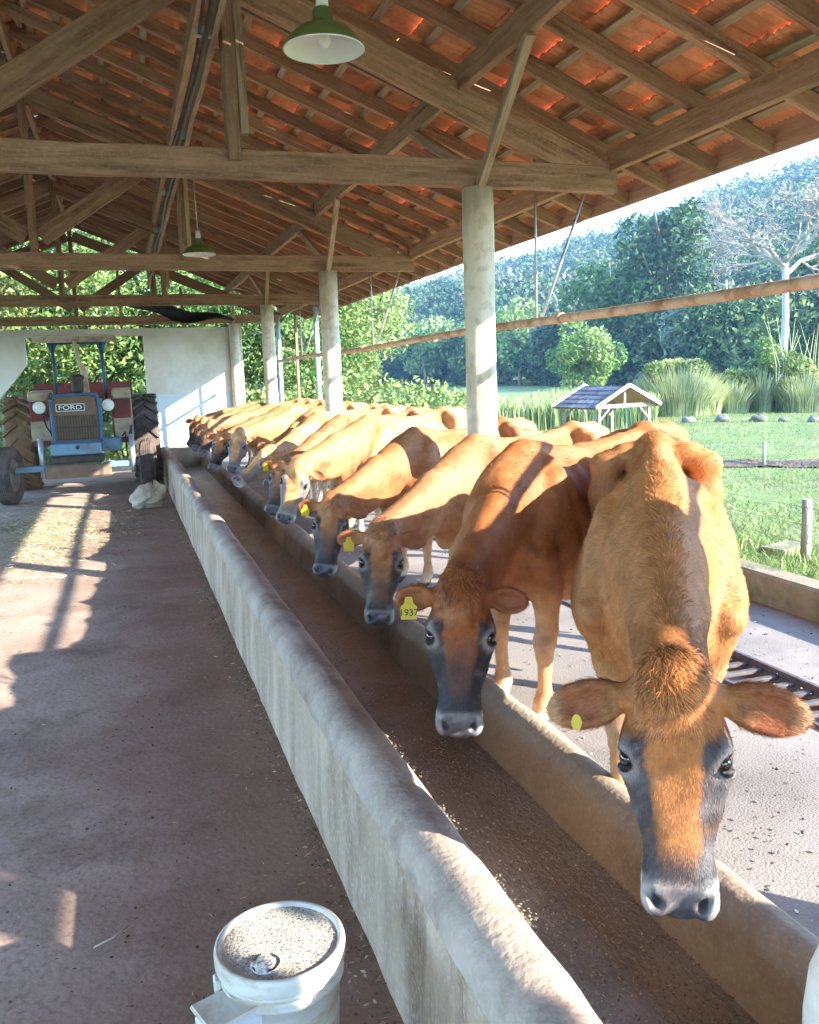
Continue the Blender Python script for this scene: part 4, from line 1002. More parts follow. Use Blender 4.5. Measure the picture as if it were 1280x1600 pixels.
# round bush tree, hedge bushes and reed bushes in the middle distance
tree("round_tree",*pol(29.6,54),4.6,2.0,9000,.10,G_LIGHT,'round bright green tree behind the small shelter roof',seed=31,clear=.08,nl=20)
for k,(azd,d,h,rad,n,sz,pal,nm,lab) in enumerate([
    (35.4,36,2.5,1.5,9000,.075,G_YEL,'reed_bush','wide feathery olive bush right of the small shelter'),
    (38.6,37,2.0,.8,3500,.06,G_YEL,'garden_bush','small yellow bush right of the feathery bush'),
    (40.3,38,3.0,.75,4200,.065,G_LIGHT,'slender_bush','tall slender light green bush near the right edge'),
    (42.2,37,2.6,1.0,4200,.065,G_YEL,'slender_bush','yellow green bush with upright shoots at the right edge'),
    (44.0,40,1.9,1.2,3000,.07,G_MID,'garden_bush','low green bush cut by the right edge'),
    (33.0,38,1.5,1.1,3500,.07,G_MID,'garden_bush','low bush behind the shelter roof between reeds and feathery bush')]):
    x,y=pol(azd,d); tree(nm,x,y,h,rad,n,sz,pal,lab,cat='bush',seed=50+k,clear=.0,nl=14,group='bushes at the pasture edge',hang=.0)
for k,(azd,d,rad,h,nn_,cols_) in enumerate([(35.4,35.6,1.5,2.7,5200,RC0),(36.6,36,.9,1.8,2400,RC0),(38.4,36.4,.7,1.9,1500,RC0),(42.6,36.5,1.0,2.2,2200,RC0),(33.4,36,.9,1.6,2200,RC0),(40.3,37,.6,2.4,1400,RC0)]):
    rq=np.random.default_rng(200+k); cx_,cy_=pol(azd,d); a_=rq.uniform(0,2*PI,nn_); q_=rad*np.sqrt(rq.random(nn_)); hh_=.72*h*(1-.45*(q_/rad)**2)*rq.uniform(.55,1.1,nn_)
    bx_=cx_+q_*np.cos(a_);by_=cy_+q_*np.sin(a_); s_=np.stack([np.cos(a_+1.3),np.sin(a_+1.3),0*a_],-1)*.022
    b_=np.stack([bx_,by_,-.19+0*a_],-1); ld=np.stack([np.cos(a_),np.sin(a_),0*a_],-1)*(q_/rad*.45*hh_)[:,None]+rq.normal(0,.08,(nn_,3))
    m_=b_+ld*.3+np.stack([0*a_,0*a_,hh_*.6],-1); t_=b_+ld*1.2+np.stack([0*a_,0*a_,hh_],-1)
    V=np.stack([b_-s_,b_+s_,m_+s_*.8,m_-s_*.8,t_],1).reshape(-1,3); i_=np.arange(nn_)[:,None]*5
    F=np.concatenate([i_+np.array([[0,1,2]]),i_+np.array([[0,2,3]]),i_+np.array([[3,2,4]])]); cc=np.array(cols_)[rq.integers(0,len(cols_),nn_)]*rq.uniform(.8,1.3,(nn_,1))
    lb=['widest feathery grass clump beyond the shelter','grass clump on the right flank of the widest feathery clump','low grass clump under the small yellow bush','grass clump below the upright cane shoots','grass clump just right of the shelter roof','tall narrow grass clump in the slender bush'][k]
    mobj('grass_clump',np_mesh('grass_clump',V-np.array([cx_,cy_,-.19]),F,np.repeat(cc,5,0)),grassb,None,(cx_,cy_,-.19),label=lb,cat='grass clump',group='feathery grass clumps at the pasture edge')
# upright cane shoots
x,y=pol(42.2,37); mb=MB()
for i in range(16):
    a=random.uniform(-1.2,1.2); mb.tube([(x+a,y,T_h(x,y)),(x+a+random.gauss(0,.15),y,T_h(x,y)+1.8),(x+a+random.gauss(0,.35),y,T_h(x,y)+random.uniform(2.8,3.9))],[.03,.025,.008],n=4)
mb.build('cane_shoots',mat('pale green cane',(.22,.25,.10),(.32,.33,.16),bump=0),kind='stuff')
# trees crowding the left side and the far end of the barn
near=[(6.9,29,7.4,2.7,24700,0.065,G_YEL,'leafy yellow green tree between the first and second white columns'),
 (5.2,25,6.6,2.6,19000,0.062,G_LIGHT,'leafy tree between the second and third white columns'),
 (8.3,37,8.0,2.8,17100,0.081,G_LIGHT,'taller tree right behind the leafy yellow green tree'),
 (2.9,24.5,6.5,2.2,17100,0.059,G_MID,'green tree just past the right end of the end wall'),
 (-.6,25,8.5,3.0,20900,0.068,G_LIGHT,'tree filling the right of the opening behind the tractor'),
 (-3.6,24.5,8.0,3.0,20900,0.068,G_YEL,'yellow tinted tree filling the left of the opening behind the tractor'),
 (1.6,28,9.5,3.4,17100,0.074,G_MID,'tree showing over the end wall under the gable'),
 (-6.6,27,9.5,3.4,15200,0.081,G_MID,'tree at the far left behind the barn'),
 (-2.0,31,11,4.0,15200,0.093,G_DARK,'dark tree behind the others beyond the gable'),
 (4.6,35,9.5,4.0,13300,0.093,G_DARK,'dark tree behind the leafy trees left of the second column')]
for k,(x,y,h,rad,n,sz,pal,lab) in enumerate(near):
    tree('leafy_tree',x,y,h,rad,n,sz,pal,lab,seed=70+k,clear=.02,nl=22,z0=-.19,group='trees close behind the barn')
# low undergrowth behind the end wall
r=np.random.default_rng(77); n=16000
P=np.stack([r.uniform(-8,9,n),r.uniform(21.5,24,n),r.uniform(-.2,2.2,n)**1.0],-1); P[:,2]*=.7+.3*noise2(P[:,0],P[:,1],3)
V,F,Cc=leaves(P,.075,pal_cols(G_LIGHT+G_YEL,r.integers(0,8,n),n,r),r); mobj('undergrowth',np_mesh('undergrowth',V,F,Cc),leafm,kind='stuff')
# --- reeds
def blades(n,xf,yf,zf,hf,w,cols,seed,lean=.2,name='reeds',m=None,tipc=None,seg=2):
    one=name.startswith('pasture')
    r=np.random.default_rng(seed); x=xf(r,n); y=yf(r,n); z=zf(x,y); h=hf(r,n,x,y)
    a=r.uniform(0,2*PI,n); s=np.stack([np.cos(a),np.sin(a),np.zeros(n)],-1)*w*r.uniform(.6,1.3,n)[:,None]
    ld=np.stack([r.normal(0,lean,n),r.normal(0,lean,n),np.zeros(n)],-1)*h[:,None]; b=np.stack([x,y,z],-1)
    m1=b+np.stack([np.zeros(n),np.zeros(n),h*.6],-1)+ld*.3; t=b+np.stack([np.zeros(n),np.zeros(n),h],-1)+ld
    V=np.stack([b-s,b+s,m1+s*.8,m1-s*.8,t],1).reshape(-1,3); i=np.arange(n)[:,None]*5
    F=i+np.array([[0,1,4]]) if one else np.concatenate([i+np.array([[0,1,2]]),i+np.array([[0,2,3]]),i+np.array([[3,2,4]])])
    cc=np.array(cols)[r.integers(0,len(cols),n)]*r.uniform(.75,1.3,(n,1)); cc=np.repeat(cc,5,0)
    mobj(name,np_mesh(name,V,F,cc),m or grassb,kind='stuff')
RC=[(.290,.348,.131),(.377,.406,.174),(.217,.290,.102),(.464,.450,.246),(.174,.246,.087)]
def ry(r,n): return r.uniform(28,33,n)
blades(26000,lambda r,n:r.uniform(5.5,25,n),lambda r,n:r.uniform(0,5,n),lambda x,y:np.full(len(x),-.19),lambda r,n,x,y:1.35*r.uniform(.55,1.15,n)*(1+.18*noise2(x*.7,y,4)),.035,RC,61,name='reed_bed') if False else None
rr_=np.random.default_rng(61); n=30000; az=np.radians(rr_.uniform(12,34,n)); d=rr_.uniform(28,36,n)
blades(n,lambda r,k:d*np.sin(az),lambda r,k:d*np.cos(az),lambda x,y:np.full(len(x),-.19),lambda r,k,x,y:1.05*r.uniform(.5,1.15,k)*(1+.2*noise2(x*.6,y*.6,4)),.030,RC,62,lean=.14,name='reed_bed')
# pasture grass: short blades over the near field, longer on the verge
GC=[(.15,.22,.05),(.20,.27,.07),(.12,.17,.045),(.26,.28,.10),(.30,.28,.14)]
n=90000; rg_=np.random.default_rng(63); gx=4.08+24*rg_.random(n)**1.7; gy=3.2+gx*.35+ (rg_.random(n)**1.3)*22
blades(n,lambda r,k:gx,lambda r,k:gy,lambda x,y:verge_z(x,y)-.01,lambda r,k,x,y:.055*r.uniform(.4,1.5,k)*(1+.6*noise2(x*1.3,y*1.3,8)),.008,GC,64,lean=.7,name='pasture_grass')
n=9000; vx=4.06+rg_.random(n)**1.3*1.3; vy=2.5+rg_.random(n)*14
blades(n,lambda r,k:vx,lambda r,k:vy,lambda x,y:verge_z(x,y)-.01,lambda r,k,x,y:.10*r.uniform(.3,1.5,k),.006,[(.14,.24,.05),(.2,.3,.08),(.25,.27,.12)],65,lean=.6,name='verge_grass')
# --- rocks on the far side of the pasture
rockm=mat('grey field stone',(.09,.085,.08),(.20,.19,.17),(.06,.07,.04),scale=3,bump=.8,bscale=12)
rk=[(36.0,30.5,.42),(37.2,30.2,.30),(38.0,30.8,.48),(39.4,30.3,.26),(40.1,30.6,.5),(40.8,29.9,.36),(41.5,30.4,.3),(42.3,30.8,.55),(43.2,30.1,.4)]
words=['leftmost low','small second','rounded third','tiny pale fourth','broad fifth','dark sixth','flat seventh','largest right hand','last, frame edge']
rk=rk[::2]; words=words[::2]
for k,(azd,d,s) in enumerate(rk):
    s*=.5
    x,y=pol(azd,d); r=np.random.default_rng(k); th=np.linspace(0,PI,9); ph=np.linspace(0,2*PI,15)[:-1]
    V=[];F=[]
    for a in th:
        for b in ph:
            q=1+.22*math.sin(a*3+k)*math.cos(b*2+k)+.1*math.sin(b*5+k*2); V.append((s*math.sin(a)*math.cos(b)*q*1.2,s*math.sin(a)*math.sin(b)*q,s*.62*math.cos(a)*q+s*.2))
    for i in range(8):
        for j in range(14): F.append((i*14+j,i*14+(j+1)%14,(i+1)*14+(j+1)%14,(i+1)*14+j))
    me=bpy.data.meshes.new('field_stone'); me.from_pydata(V,[],F); 
    for p in me.polygons: p.use_smooth=True
    mobj('field_stone',me,rockm,None,(x,y,-.17),label=f'{words[k]} grey stone in the row at the foot of the bushes',cat='stone',group='stones along the pasture edge')
# --- fences
postm=mat('weathered fence post',(.24,.20,.15),(.42,.37,.29),(.16,.15,.10),scale=4,stretch=(6,6,1),bump=.7,bscale=20)
wirem=mat('old fence wire',(.16,.14,.12),(.25,.22,.2),bump=0,rough=.6,metallic=.4)
fa=empty('wire_fence',(5.15,5.5,0),label='round post and wire fence behind the yard kerb',cat='fence')
ps=[(5.05,2.2),(5.05,5.42),(5.4,8.7),(5.8,12.0),(6.2,15.3)]
for x,y in ps:
    z=float(verge_z(x,y)); mb=MB(); mb.tube([(x,y,z-.1),(x+.005,y,z+.25),(x,y,z+.50)],[.042,.040,.038],n=12); mb.build('post',postm,fa,(x,y,z))
for h in (.16,.30,.44):
    mb=MB()
    for (a,b) in zip(ps[:-1],ps[1:]):
        za=float(verge_z(*a));zb=float(verge_z(*b)); mb.tube([(a[0]-.04,a[1],za+h),((a[0]+b[0])/2-.04,(a[1]+b[1])/2,(za+zb)/2+h-.02),(b[0]-.04,b[1],zb+h)],.0022,n=5)
    mb.build('wire',wirem,fa)
fb=empty('wire_fence',(11,12.9,-.17),label='thin far fence crossing the pasture beside the muddy track',cat='fence')
ps=[(8.4,14.9),(11.05,12.95),(13.7,11.0)]
for x,y in ps:
    mb=MB(); mb.tube([(x,y,-.25),(x,y,.28)],[.035,.03],n=10); mb.build('post',postm,fb,(x,y,-.17))
for h in (.05,.2):
    mb=MB(); mb.tube([(8.4,14.9,h),(9.7,13.9,h-.03),(11.05,12.95,h),(12.4,12,h-.03),(13.7,11.0,h)],.003,n=4); mb.build('wire',wirem,fb)
mb=MB(); mb.box((5.15,5.75,.13),(.42,.24,.13),R=Matrix.Rotation(.3,3,'Z'),bev=.015); mb.build('concrete_block',kerbm,None,(5.15,5.75,.1),label='small broken concrete block lying at the foot of the near fence post',cat='block')
mb=MB(); mb.box((4.75,6.4,.16),(.9,.14,.10),R=Matrix.Rotation(.25,3,'Z'),bev=.012); mb.build('stone_edging',kerbm,None,(4.75,6.4,.1),label='low stone edging strip lying in the verge grass behind the near post',cat='edging')
# --- little shelter in the pasture
sh=empty('feed_shelter',(7.6,12.6,-.17),label='small open shelter with dark tiled gable roof standing in the pasture',cat='shelter')
th=.159; U=Vector((math.cos(th),math.sin(th),0)); W=Vector((-U.y,U.x,0)); Ap=Vector((7.743,12.231,1.397)); LL=1.118; hw=.661; dz=.325
darkt=mat('weathered grey roof tile',(.05,.05,.06),(.13,.12,.13),(.22,.2,.2),scale=12,bump=.5,rand=.3)
barge=mat('grey white painted board',(.34,.33,.31),(.48,.46,.43),scale=6,bump=.2)
sl=math.hypot(hw,dz)
for s in (-1,1):
    dn=(U*s*hw+Vector((0,0,-dz))).normalized(); nrm_=dn.cross(W); nrm_=nrm_ if nrm_.z>0 else -nrm_
    R=Matrix((dn,W,dn.cross(W))).transposed()
    mb=MB(); mb.box(Ap+W*LL/2+dn*sl/2-nrm_*.012,(sl,LL-.03,.012),R); mb.build('roof_deck',wood,sh)
    for k in range(5):
        for j in range(8):
            c=Ap+W*(LL*(j+.5)/8)+dn*(sl*(k+.5)/5)+nrm_*(.012)
            RR=R@Matrix.Rotation(-.06*(1 if nrm_.dot(R.col[2])>0 else -1),3,'Y')
            mb=MB(); mb.box((0,0,0),(sl/5+.03,LL/8-.006,.014))
            if k==0 and j==0 and s==-1: shme=mb.mesh('roof_tile'); shme.materials.append(darkt)
            o=bpy.data.objects.new('roof_tile',shme); link(o,sh); o.location=c-base_of(sh); o.rotation_euler=RR.to_euler()
    for e in (-.02,LL+.0):
        beam('barge_board',Ap+W*e+Vector((0,0,.03)),Ap+W*e+U*s*(hw+.02)+Vector((0,0,-dz+.02)),.02,.06,barge,sh,seg=1,wob=0)
for a in (.10,LL-.10):
    for s in (-1,1):
        b=Ap+W*a+U*s*(hw-.14); mb=MB(); beam('post',(b.x,b.y,-.2),(b.x,b.y,1.11),.05,.05,postm,sh,up=(0,1,0),seg=1)
        beam('brace',(b.x,b.y,.86),(b.x-U.x*s*.2,b.y-U.y*s*.2,1.06),.03,.03,postm,sh,seg=1)
    p=Ap+W*a; beam('cross_beam',p+U*(-hw+.08)+Vector((0,0,-.30)),p+U*(hw-.08)+Vector((0,0,-.30)),.04,.06,postm,sh,seg=1)
    beam('king_post',p+Vector((0,0,-.27)),p+Vector((0,0,-.03)),.04,.04,postm,sh,up=(0,1,0),seg=1)
c=Ap+W*LL/2; mb=MB(); mb.box((c.x,c.y,.35),(.6,.8,.28),R=Matrix.Rotation(th,3,'Z'),bev=.01); mb.build('manger',postm,sh)
# ================================================================== MORE COWS (farther back share poses)
data=[]
far=[((2.55,8.75),197,(1.42,8.15,.92),(1.26,8.08,.48),(-.45,-.88,.1),'sixth cow, tagged ear and bowed head half hidden behind the pale faced cow',midc,1),
 ((2.55,9.75),190,(1.42,9.0,.97),(1.02,8.92,.66),(-.45,-.35,.8),'cow seventh from the camera stretching a grey muzzle left over the curb in profile',palec,None),
 ((2.65,10.6),196,(1.62,9.75,.99),(1.50,9.70,.55),(-.35,-.93,.1),'cow eighth from the camera, white and grey face seen above the profile cow',dict(palec,face=(.12,.13,.16)),None),
 ((2.6,11.6),196,(1.36,11.0,1.06),(1.22,10.9,.58),(-.38,-.9,.1),'light faced cow with bluish cheeks and a round reddish ear, about midway to the tractor',dict(palec,face=(.16,.17,.20)),None),
 ((2.6,12.5),192,(1.22,11.6,1.02),(1.06,11.5,.60),(-.42,-.88,.1),'cow with the blackest muzzle and pale nose ring among the far heads',dict(drk,face=(.012,.012,.02)),None)]
for o_,h_,p_,m_,n_w,lab,cc_,tg in far:
    data.append(cow(o_,h_,p_,m_,n_w,lab,cc_,step=.025,fstep=.015,seed=len(data)+10,earl=.8,scale=.95,tagside=tg))
vary=[((2.6,13.5),190,(1.20,13.0,1.10),(1.04,12.85,.66),'first of the three farthest cows lined up like echoes, nearest of them'),
 ((2.6,14.5),189,(1.12,14.0,1.08),(.98,13.85,.64),'middle one of the three farthest cows lined up like echoes'),
 ((2.6,15.5),188,(1.05,15.0,1.06),(.93,14.85,.62),'farthest cow, its dark left ear outlined against the end wall')]
for k,(o_,h_,p_,m_,lab) in enumerate(vary):
    if k==0: d0=cow(o_,h_,p_,m_,(-.42,-.88,.12),lab,midc,step=.027,fstep=.017,seed=30,earl=.8,scale=.95)
    else: cow(o_,h_,p_,m_,(-.42,-.88,.12),lab,midc,seed=30,reuse=d0,scale=.95)

# ================================================================== TRACTOR (front towards the camera)
TG=empty('tractor',(-.70,15.2,0),label='old blue tractor with white canopy parked facing the camera by the end wall',cat='tractor')
tb=base_of(TG)
t_blue=mat('faded blue tractor paint',(.018,.065,.13),(.035,.12,.22),(.06,.06,.06),scale=6,bump=.15,rough=.45,big=3)
t_blue_p=mat('chalky light blue paint',(.09,.20,.29),(.17,.31,.40),(.16,.14,.12),scale=7,bump=.15,rough=.6)
t_dark=mat('oily dark metal',(.025,.022,.02),(.08,.065,.05),scale=10,bump=.3,rough=.6)
t_grill=mat('dusty brown grille',(.10,.065,.04),(.20,.13,.08),scale=14,stretch=(6,1,1),bump=.4,rough=.8)
t_red=mat('faded red board',(.17,.03,.025),(.25,.05,.04),(.11,.04,.03),scale=5,bump=.2,rough=.7)
t_cream=mat('cream fender paint',(.33,.26,.16),(.48,.41,.28),(.2,.12,.07),scale=5,bump=.15,rough=.6)
rub=mat('dusty tyre rubber',(.07,.055,.045),(.17,.13,.10),(.05,.04,.035),scale=5,bump=.5,bscale=30,rough=.9)
rub_m=mat('muddy tyre rubber',(.18,.11,.06),(.30,.19,.11),(.08,.05,.03),scale=5,bump=.6,bscale=20,rough=.95)
glassm=mat('headlamp glass',(.55,.55,.50),(.7,.7,.66),scale=20,bump=.1,rough=.15)
rimm=mat('grimy wheel rim',(.16,.14,.11),(.27,.24,.19),scale=8,bump=.2,rough=.6)
# hood with side louvres
mb=MB(); yF=13.98
hood=[(-1.03,.86),(-1.04,1.45),(-1.00,1.56),(-.90,1.60),(-.48,1.60),(-.38,1.56),(-.33,1.45),(-.34,.86)]
mb.prism(hood,1,yF+.02,15.25); mb.build('hood',t_blue,TG)
mb=MB(); mb.prism([(-1.0,.90),(-1.0,1.44),(-.96,1.53),(-.9,1.555),(-.48,1.555),(-.42,1.53),(-.38,1.44),(-.38,.90)],1,yF-.01,yF+.03); gr=mb.build('grille',t_grill,TG)
for k in range(15):
    mb=MB(); mb.box((-.96+k*.0386,yF-.018,1.09),(.010,.012,.36)); mb.build('grille_bar',t_dark,gr) if k<15 else None
for z in (.92,1.10,1.27): MB().box((-.69,yF-.022,z),(.60,.012,.014)).build('grille_rail',t_dark,gr)
for s,xx in ((-1,-1.02),(1,-.345)): MB().box((xx,yF-.005,1.2),(.055,.05,.66),bev=.01).build('grille_frame',t_blue,TG)
MB().box((-.69,yF+.0,1.585),(.66,.06,.04),bev=.01).build('hood_lip',t_blue,TG)
mb=MB()
for k in range(7): mb.box((-.322,14.05+.0,.98+k*.075),(.012,.10,.035))
mb.build('side_louvre',steel,TG)
MB().box((-.755,yF-.024,1.395),(.40,.014,.085),bev=.003).build('badge_plate',black_pl,TG)
tx=text_mesh('FORD',.10,'badge_lettering'); q=mobj('badge_lettering',tx,enamel_w,TG,(-.755,yF-.034,1.393)); q.rotation_euler=(PI/2,0,0); q.scale=(1.28,.92,1)
mb=MB()
for z in (1.345,1.445): mb.box((-.755,yF-.033,z),(.40,.004,.007))
for xx in (-.953,-.557): mb.box((xx,yF-.033,1.395),(.007,.004,.10))
mb.build('badge_border',enamel_w,TG)
for xx in (-1.19,-.32+.10):
    hl=empty('headlight',tuple(Vector((xx,14.02,1.41))-tb),parent=TG)
    RX90=Matrix.Rotation(PI/2,3,'X')
    mb=MB(); mb.lathe([(0,-.11),(.05,-.10),(.09,-.05),(.10,0),(.094,.012)],(xx,14.02,1.41),RX90,n=24); mb.build('lamp_housing',t_dark,hl)
    mb=MB(); mb.lathe([(.092,.004),(.07,.02),(.03,.032),(0,.035)],(xx,14.02,1.41),RX90,n=24); mb.build('lens',glassm,hl)
    mb=MB(); mb.tube([(xx,14.08,1.32),(-.9 if xx<-.7 else -.4,14.25,1.2)],.014,n=6); mb.build('bracket',t_dark,hl)
# bumper / weight carrier
MB().box((-.72,13.92,.775),(.72,.12,.17),bev=.015).build('front_weight',t_blue_p,TG)
MB().lathe([(0,.0),(.03,0),(.03,-.01)],(-.70,13.855,.80),Matrix.Rotation(PI/2,3,'X'),n=12).build('tow_hole',t_dark,TG)
MB().box((-.72,13.96,.62),(.78,.16,.12),bev=.02).build('front_bolster',t_dark,TG)
MB().box((-.72,13.95,.44),(.95,.14,.20),bev=.03).build('axle_beam',mat('rusty brown cast iron',(.16,.10,.07),(.26,.18,.13),scale=8,bump=.4),TG)
mb=MB(); mb.box((-1.35,14.0,.50),(.5,.09,.09),bev=.01); mb.box((-.05,14.1,.50),(.55,.09,.09),bev=.01); mb.build('axle_arm',t_blue_p,TG)
for xx in (-1.22,.08): MB().tube([(xx,14.05,.36),(xx,14.05,.95)],[.045,.04],n=10).build('king_pin',steel,TG)
MB().box((-.12,14.5,.44),(.42,.4,.16),bev=.02).build('step_box',enamel_w,TG)
MB().box((-.22,14.3,.80),(.30,.3,.2),bev=.02).build('fuel_filter_guard',t_blue_p,TG)
MB().box((-.69,15.2,.95),(.52,1.9,.60),bev=.04).build('engine_block',t_dark,TG)
def wheel(cx,cy,R_,w,yawd,lug,m,rimr,name='wheel'):
    wl=empty(name,tuple(Vector((cx,cy,R_))-tb),parent=TG)
    Rz=Matrix.Rotation(math.radians(yawd),3,'Z')@Matrix.Rotation(PI/2,3,'Y')
    pr=[(rimr,-w*.36),(rimr+.03,-w*.46),(R_*.80,-w*.5),(R_*.93,-w*.46),(R_*.975,-w*.36)]
    if lug: pr+=[(R_*.965,0)]
    else:
        for q in (-.30,-.18,-.06,.06,.18,.30): pr+=[(R_*.985,w*(q-.045)),(R_*1.0,w*(q-.02)),(R_*1.0,w*(q+.02)),(R_*.985,w*(q+.045))]
    pr+=[(R_*.975,w*.36),(R_*.93,w*.46),(R_*.80,w*.5),(rimr+.03,w*.46),(rimr,w*.36)]
    mb=MB().lathe(pr,(cx,cy,R_),Rz,n=44)
    if lug:
        for k in range(22):
            for s in (-1,1):
                a=2*PI*(k+(.5 if s>0 else 0))/22
                for u in (0,1,2):
                    aa=a+.085*u; c=Rz@Vector((math.cos(aa)*R_*.985,math.sin(aa)*R_*.985,s*w*(.10+.15*u))); 
                    tng=Rz@Vector((-math.sin(aa),math.cos(aa),0)); axl=Rz@Vector((0,0,1)); d=(axl*s*w*.15+tng*.085*R_).normalized()
                    rad_=c.normalized(); RR=Matrix((d,rad_.cross(d).normalized(),rad_)).transposed()
                    mb.box(Vector((cx,cy,R_))+c,(w*.20,.05,.055),RR)
    mb.build('tyre',m,wl)
    MB().lathe([(rimr+.02,-w*.40),(rimr*.9,-w*.3),(rimr*.85,-w*.1),(.09,-w*.06),(.09,-w*.3),(0,-w*.3)],(cx,cy,R_),Rz,n=32).build('rim',rimm,wl)
    MB().lathe([(rimr+.02,w*.40),(rimr*.9,w*.3),(rimr*.85,w*.1),(.09,w*.06),(.07,w*.2),(0,w*.2)],(cx,cy,R_),Rz,n=32).build('hub',rimm,wl)
wheel(-1.70,13.98,.43,.24,-12,False,rub,.24); wheel(.31,14.32,.42,.22,-8,False,rub,.24)
wheel(-1.66,16.0,.78,.47,0,True,rub_m,.36); wheel(.33,16.0,.76,.45,0,True,rub,.36)
# fenders
for s,xx in ((-1,-1.30),(1,-.02)):
    mb=MB(); arc=[(15.98+.86*math.cos(a),.80+.86*math.sin(a)) for a in np.linspace(PI*.98,PI*.05,14)]; inn=[(15.98+.83*math.cos(a),.80+.83*math.sin(a)) for a in np.linspace(PI*.05,PI*.98,14)]
    mb.prism(arc+inn,0,xx-.14,xx+.16); mb.build('fender',t_cream,TG)
    mb=MB(); mb.prism([(15.2,.55),(15.12,1.0),(15.3,1.45),(15.7,1.62),(16.4,1.5),(16.6,.9),(16.2,.55)],0,xx-s*.16-.012,xx-s*.16+.012); mb.build('fender_side',t_red,TG)
    mb=MB(); mb.box((xx+.0,15.22,1.13),(.27,.03,.75),bev=.01); mb.build('fender_front',t_red,TG)
    mb=MB(); mb.box((xx+.0,15.19,1.56),(.30,.05,.15),bev=.02); mb.build('fender_lip',t_cream,TG)
MB().box((-.65,16.75,1.62),(1.66,.05,.30),bev=.01).build('rear_board',t_red,TG)
MB().box((-.69,16.2,1.25),(.45,.45,.12),bev=.04).build('seat',black_pl,TG)
mb=MB(); mb.tube([(-.69+.20*math.cos(a),15.55,1.72+.20*math.sin(a)*.55) for a in np.linspace(0,2*PI,25)],.014,n=7,cap=False); mb.tube([(-.69,15.5,1.45),(-.69,15.55,1.72)],.015,n=6); mb.build('steering_wheel',t_red,TG)
mb=MB().lathe([(0,1.60),(.05,1.60),(.08,1.62),(.09,1.66),(.09,1.80),(.11,1.83),(.11,1.86),(.06,1.89),(0,1.89)],(-.66,14.75,0),n=20); mb.build('air_cleaner',t_dark,TG)
mb=MB(); mb.tube([(-.55,15.05,1.60),(-.56,15.05,1.95),(-.62,15.05,2.10),(-.66,15.04,2.42)],[.055,.055,.032,.032],n=12); mb.build('exhaust_pipe',steel_rust,TG)
for xx in (-1.06,-.28):
    mb=MB(); mb.tube([(xx,15.95,2.42),(xx+.01,15.95,1.35)],.028,n=8); mb.build('canopy_post',t_blue,TG)
    mb=MB(); mb.prism([(xx-.09,2.44),(xx+.09,2.44),(xx+.03,2.28),(xx-.03,2.28)],1,15.93,15.97); mb.build('gusset',t_blue,TG)
MB().box((-.67,15.95,2.44),(.92,.05,.06),bev=.008).build('canopy_crossbar',t_blue,TG)
mb=MB(); mb.box((-.68,16.05,2.535),(1.28,1.0,.035),bev=.01); mb.build('canopy',mat('grimy cream canopy',(.50,.44,.34),(.68,.64,.56),(.28,.18,.10),scale=5,bump=.2),TG)
mb=MB(); mb.box((-.68,15.56,2.475),(1.30,.02,.10),bev=.006); mb.build('canopy_skirt',mat('rusty canopy edge',(.35,.25,.18),(.62,.58,.5),(.2,.12,.07),scale=7,bump=.3),TG)
mb=MB()
for k in range(4):
    mb.tube([(-.25+.1*k,14.6,.9),(-.2+.1*k,14.8,.75+.1*k),(-.12+.06*k,15.1,.5)],.012,n=5)
mb.tube([(-1.2,14.3,1.4),(-1.15,14.5,1.1),(-1.05,14.6,.9)],.012,n=5); mb.tube([(-.22,14.1,1.34),(-.25,14.3,1.15),(-.35,14.5,1.2)],.012,n=5)
mb.build('hose',black_pl,TG)
# bag by the wall
r=np.random.default_rng(9); th=np.linspace(0.05,PI-.05,26); ph=np.linspace(0,2*PI,49)[:-1]; V=[];F=[]
for a in th:
    for b in ph:
        q=1+.26*math.sin(2*b+1)+.12*math.sin(5*b+3*a)+.09*math.sin(9*a+4*b)+.05*math.sin(14*b-6*a); V.append((.19*math.sin(a)*math.cos(b)*q+.06*math.cos(a),.13*math.sin(a)*math.sin(b)*q,max(.0,.15+.16*math.cos(a)*q)))
for i in range(25):
    for j in range(48): F.append((i*48+j,i*48+(j+1)%48,(i+1)*48+(j+1)%48,(i+1)*48+j))
me=bpy.data.meshes.new('sack'); me.from_pydata(V,[],F)
for p in me.polygons: p.use_smooth=True
mobj('sack',me,mat('woven cream sack',(.42,.35,.26),(.58,.51,.41),(.3,.22,.15),scale=10,bump=.6,bscale=70),None,(.24,12.45,.0),label='crumpled cream sack lying on the floor by the trough wall',cat='sack')
# ================================================================== BUCKET in the foreground
bc=Vector((.248,1.865,0)); bk=empty('bucket',bc,label='dirty white plastic bucket with dusty lid in the foreground',cat='bucket'); 
wp_=mat('grubby white plastic',(.54,.49,.41),(.70,.66,.58),(.42,.30,.15),scale=9,bump=.15,rough=.45,big=6,stretch=(1,1,2))
dust=mat('caked feed dust',(.50,.45,.38),(.66,.61,.53),(.40,.35,.29),scale=14,bump=1,bscale=160,rough=.95,speck=(.20,.16,.12),speck_scale=170,speck_amt=.35,bdist=.006)
MB().lathe([(0,0),(.118,0),(.124,.006),(.131,.20),(.136,.318),(.147,.320),(.147,.331),(.138,.333),(.139,.346),(.148,.348),(.148,.358),(.140,.360),(.141,.378)],bc,n=64).build('pail',wp_,bk)
MB().lathe([(.151,.362),(.153,.368),(.1535,.392),(.151,.402),(.145,.405),(.139,.402),(.136,.396),(.134,.394)],bc,n=64).build('lid_rim',wp_,bk)
mb=MB(); prof=[(.1345,.3955),(.12,.395),(.09,.3955),(.05,.396),(0,.396)]; mb.lathe(prof,bc,n=64); lid=mb.build('lid_panel',dust,bk)
r=np.random.default_rng(3); n=900; a=r.uniform(0,2*PI,n); q=.132*np.sqrt(r.random(n)); 
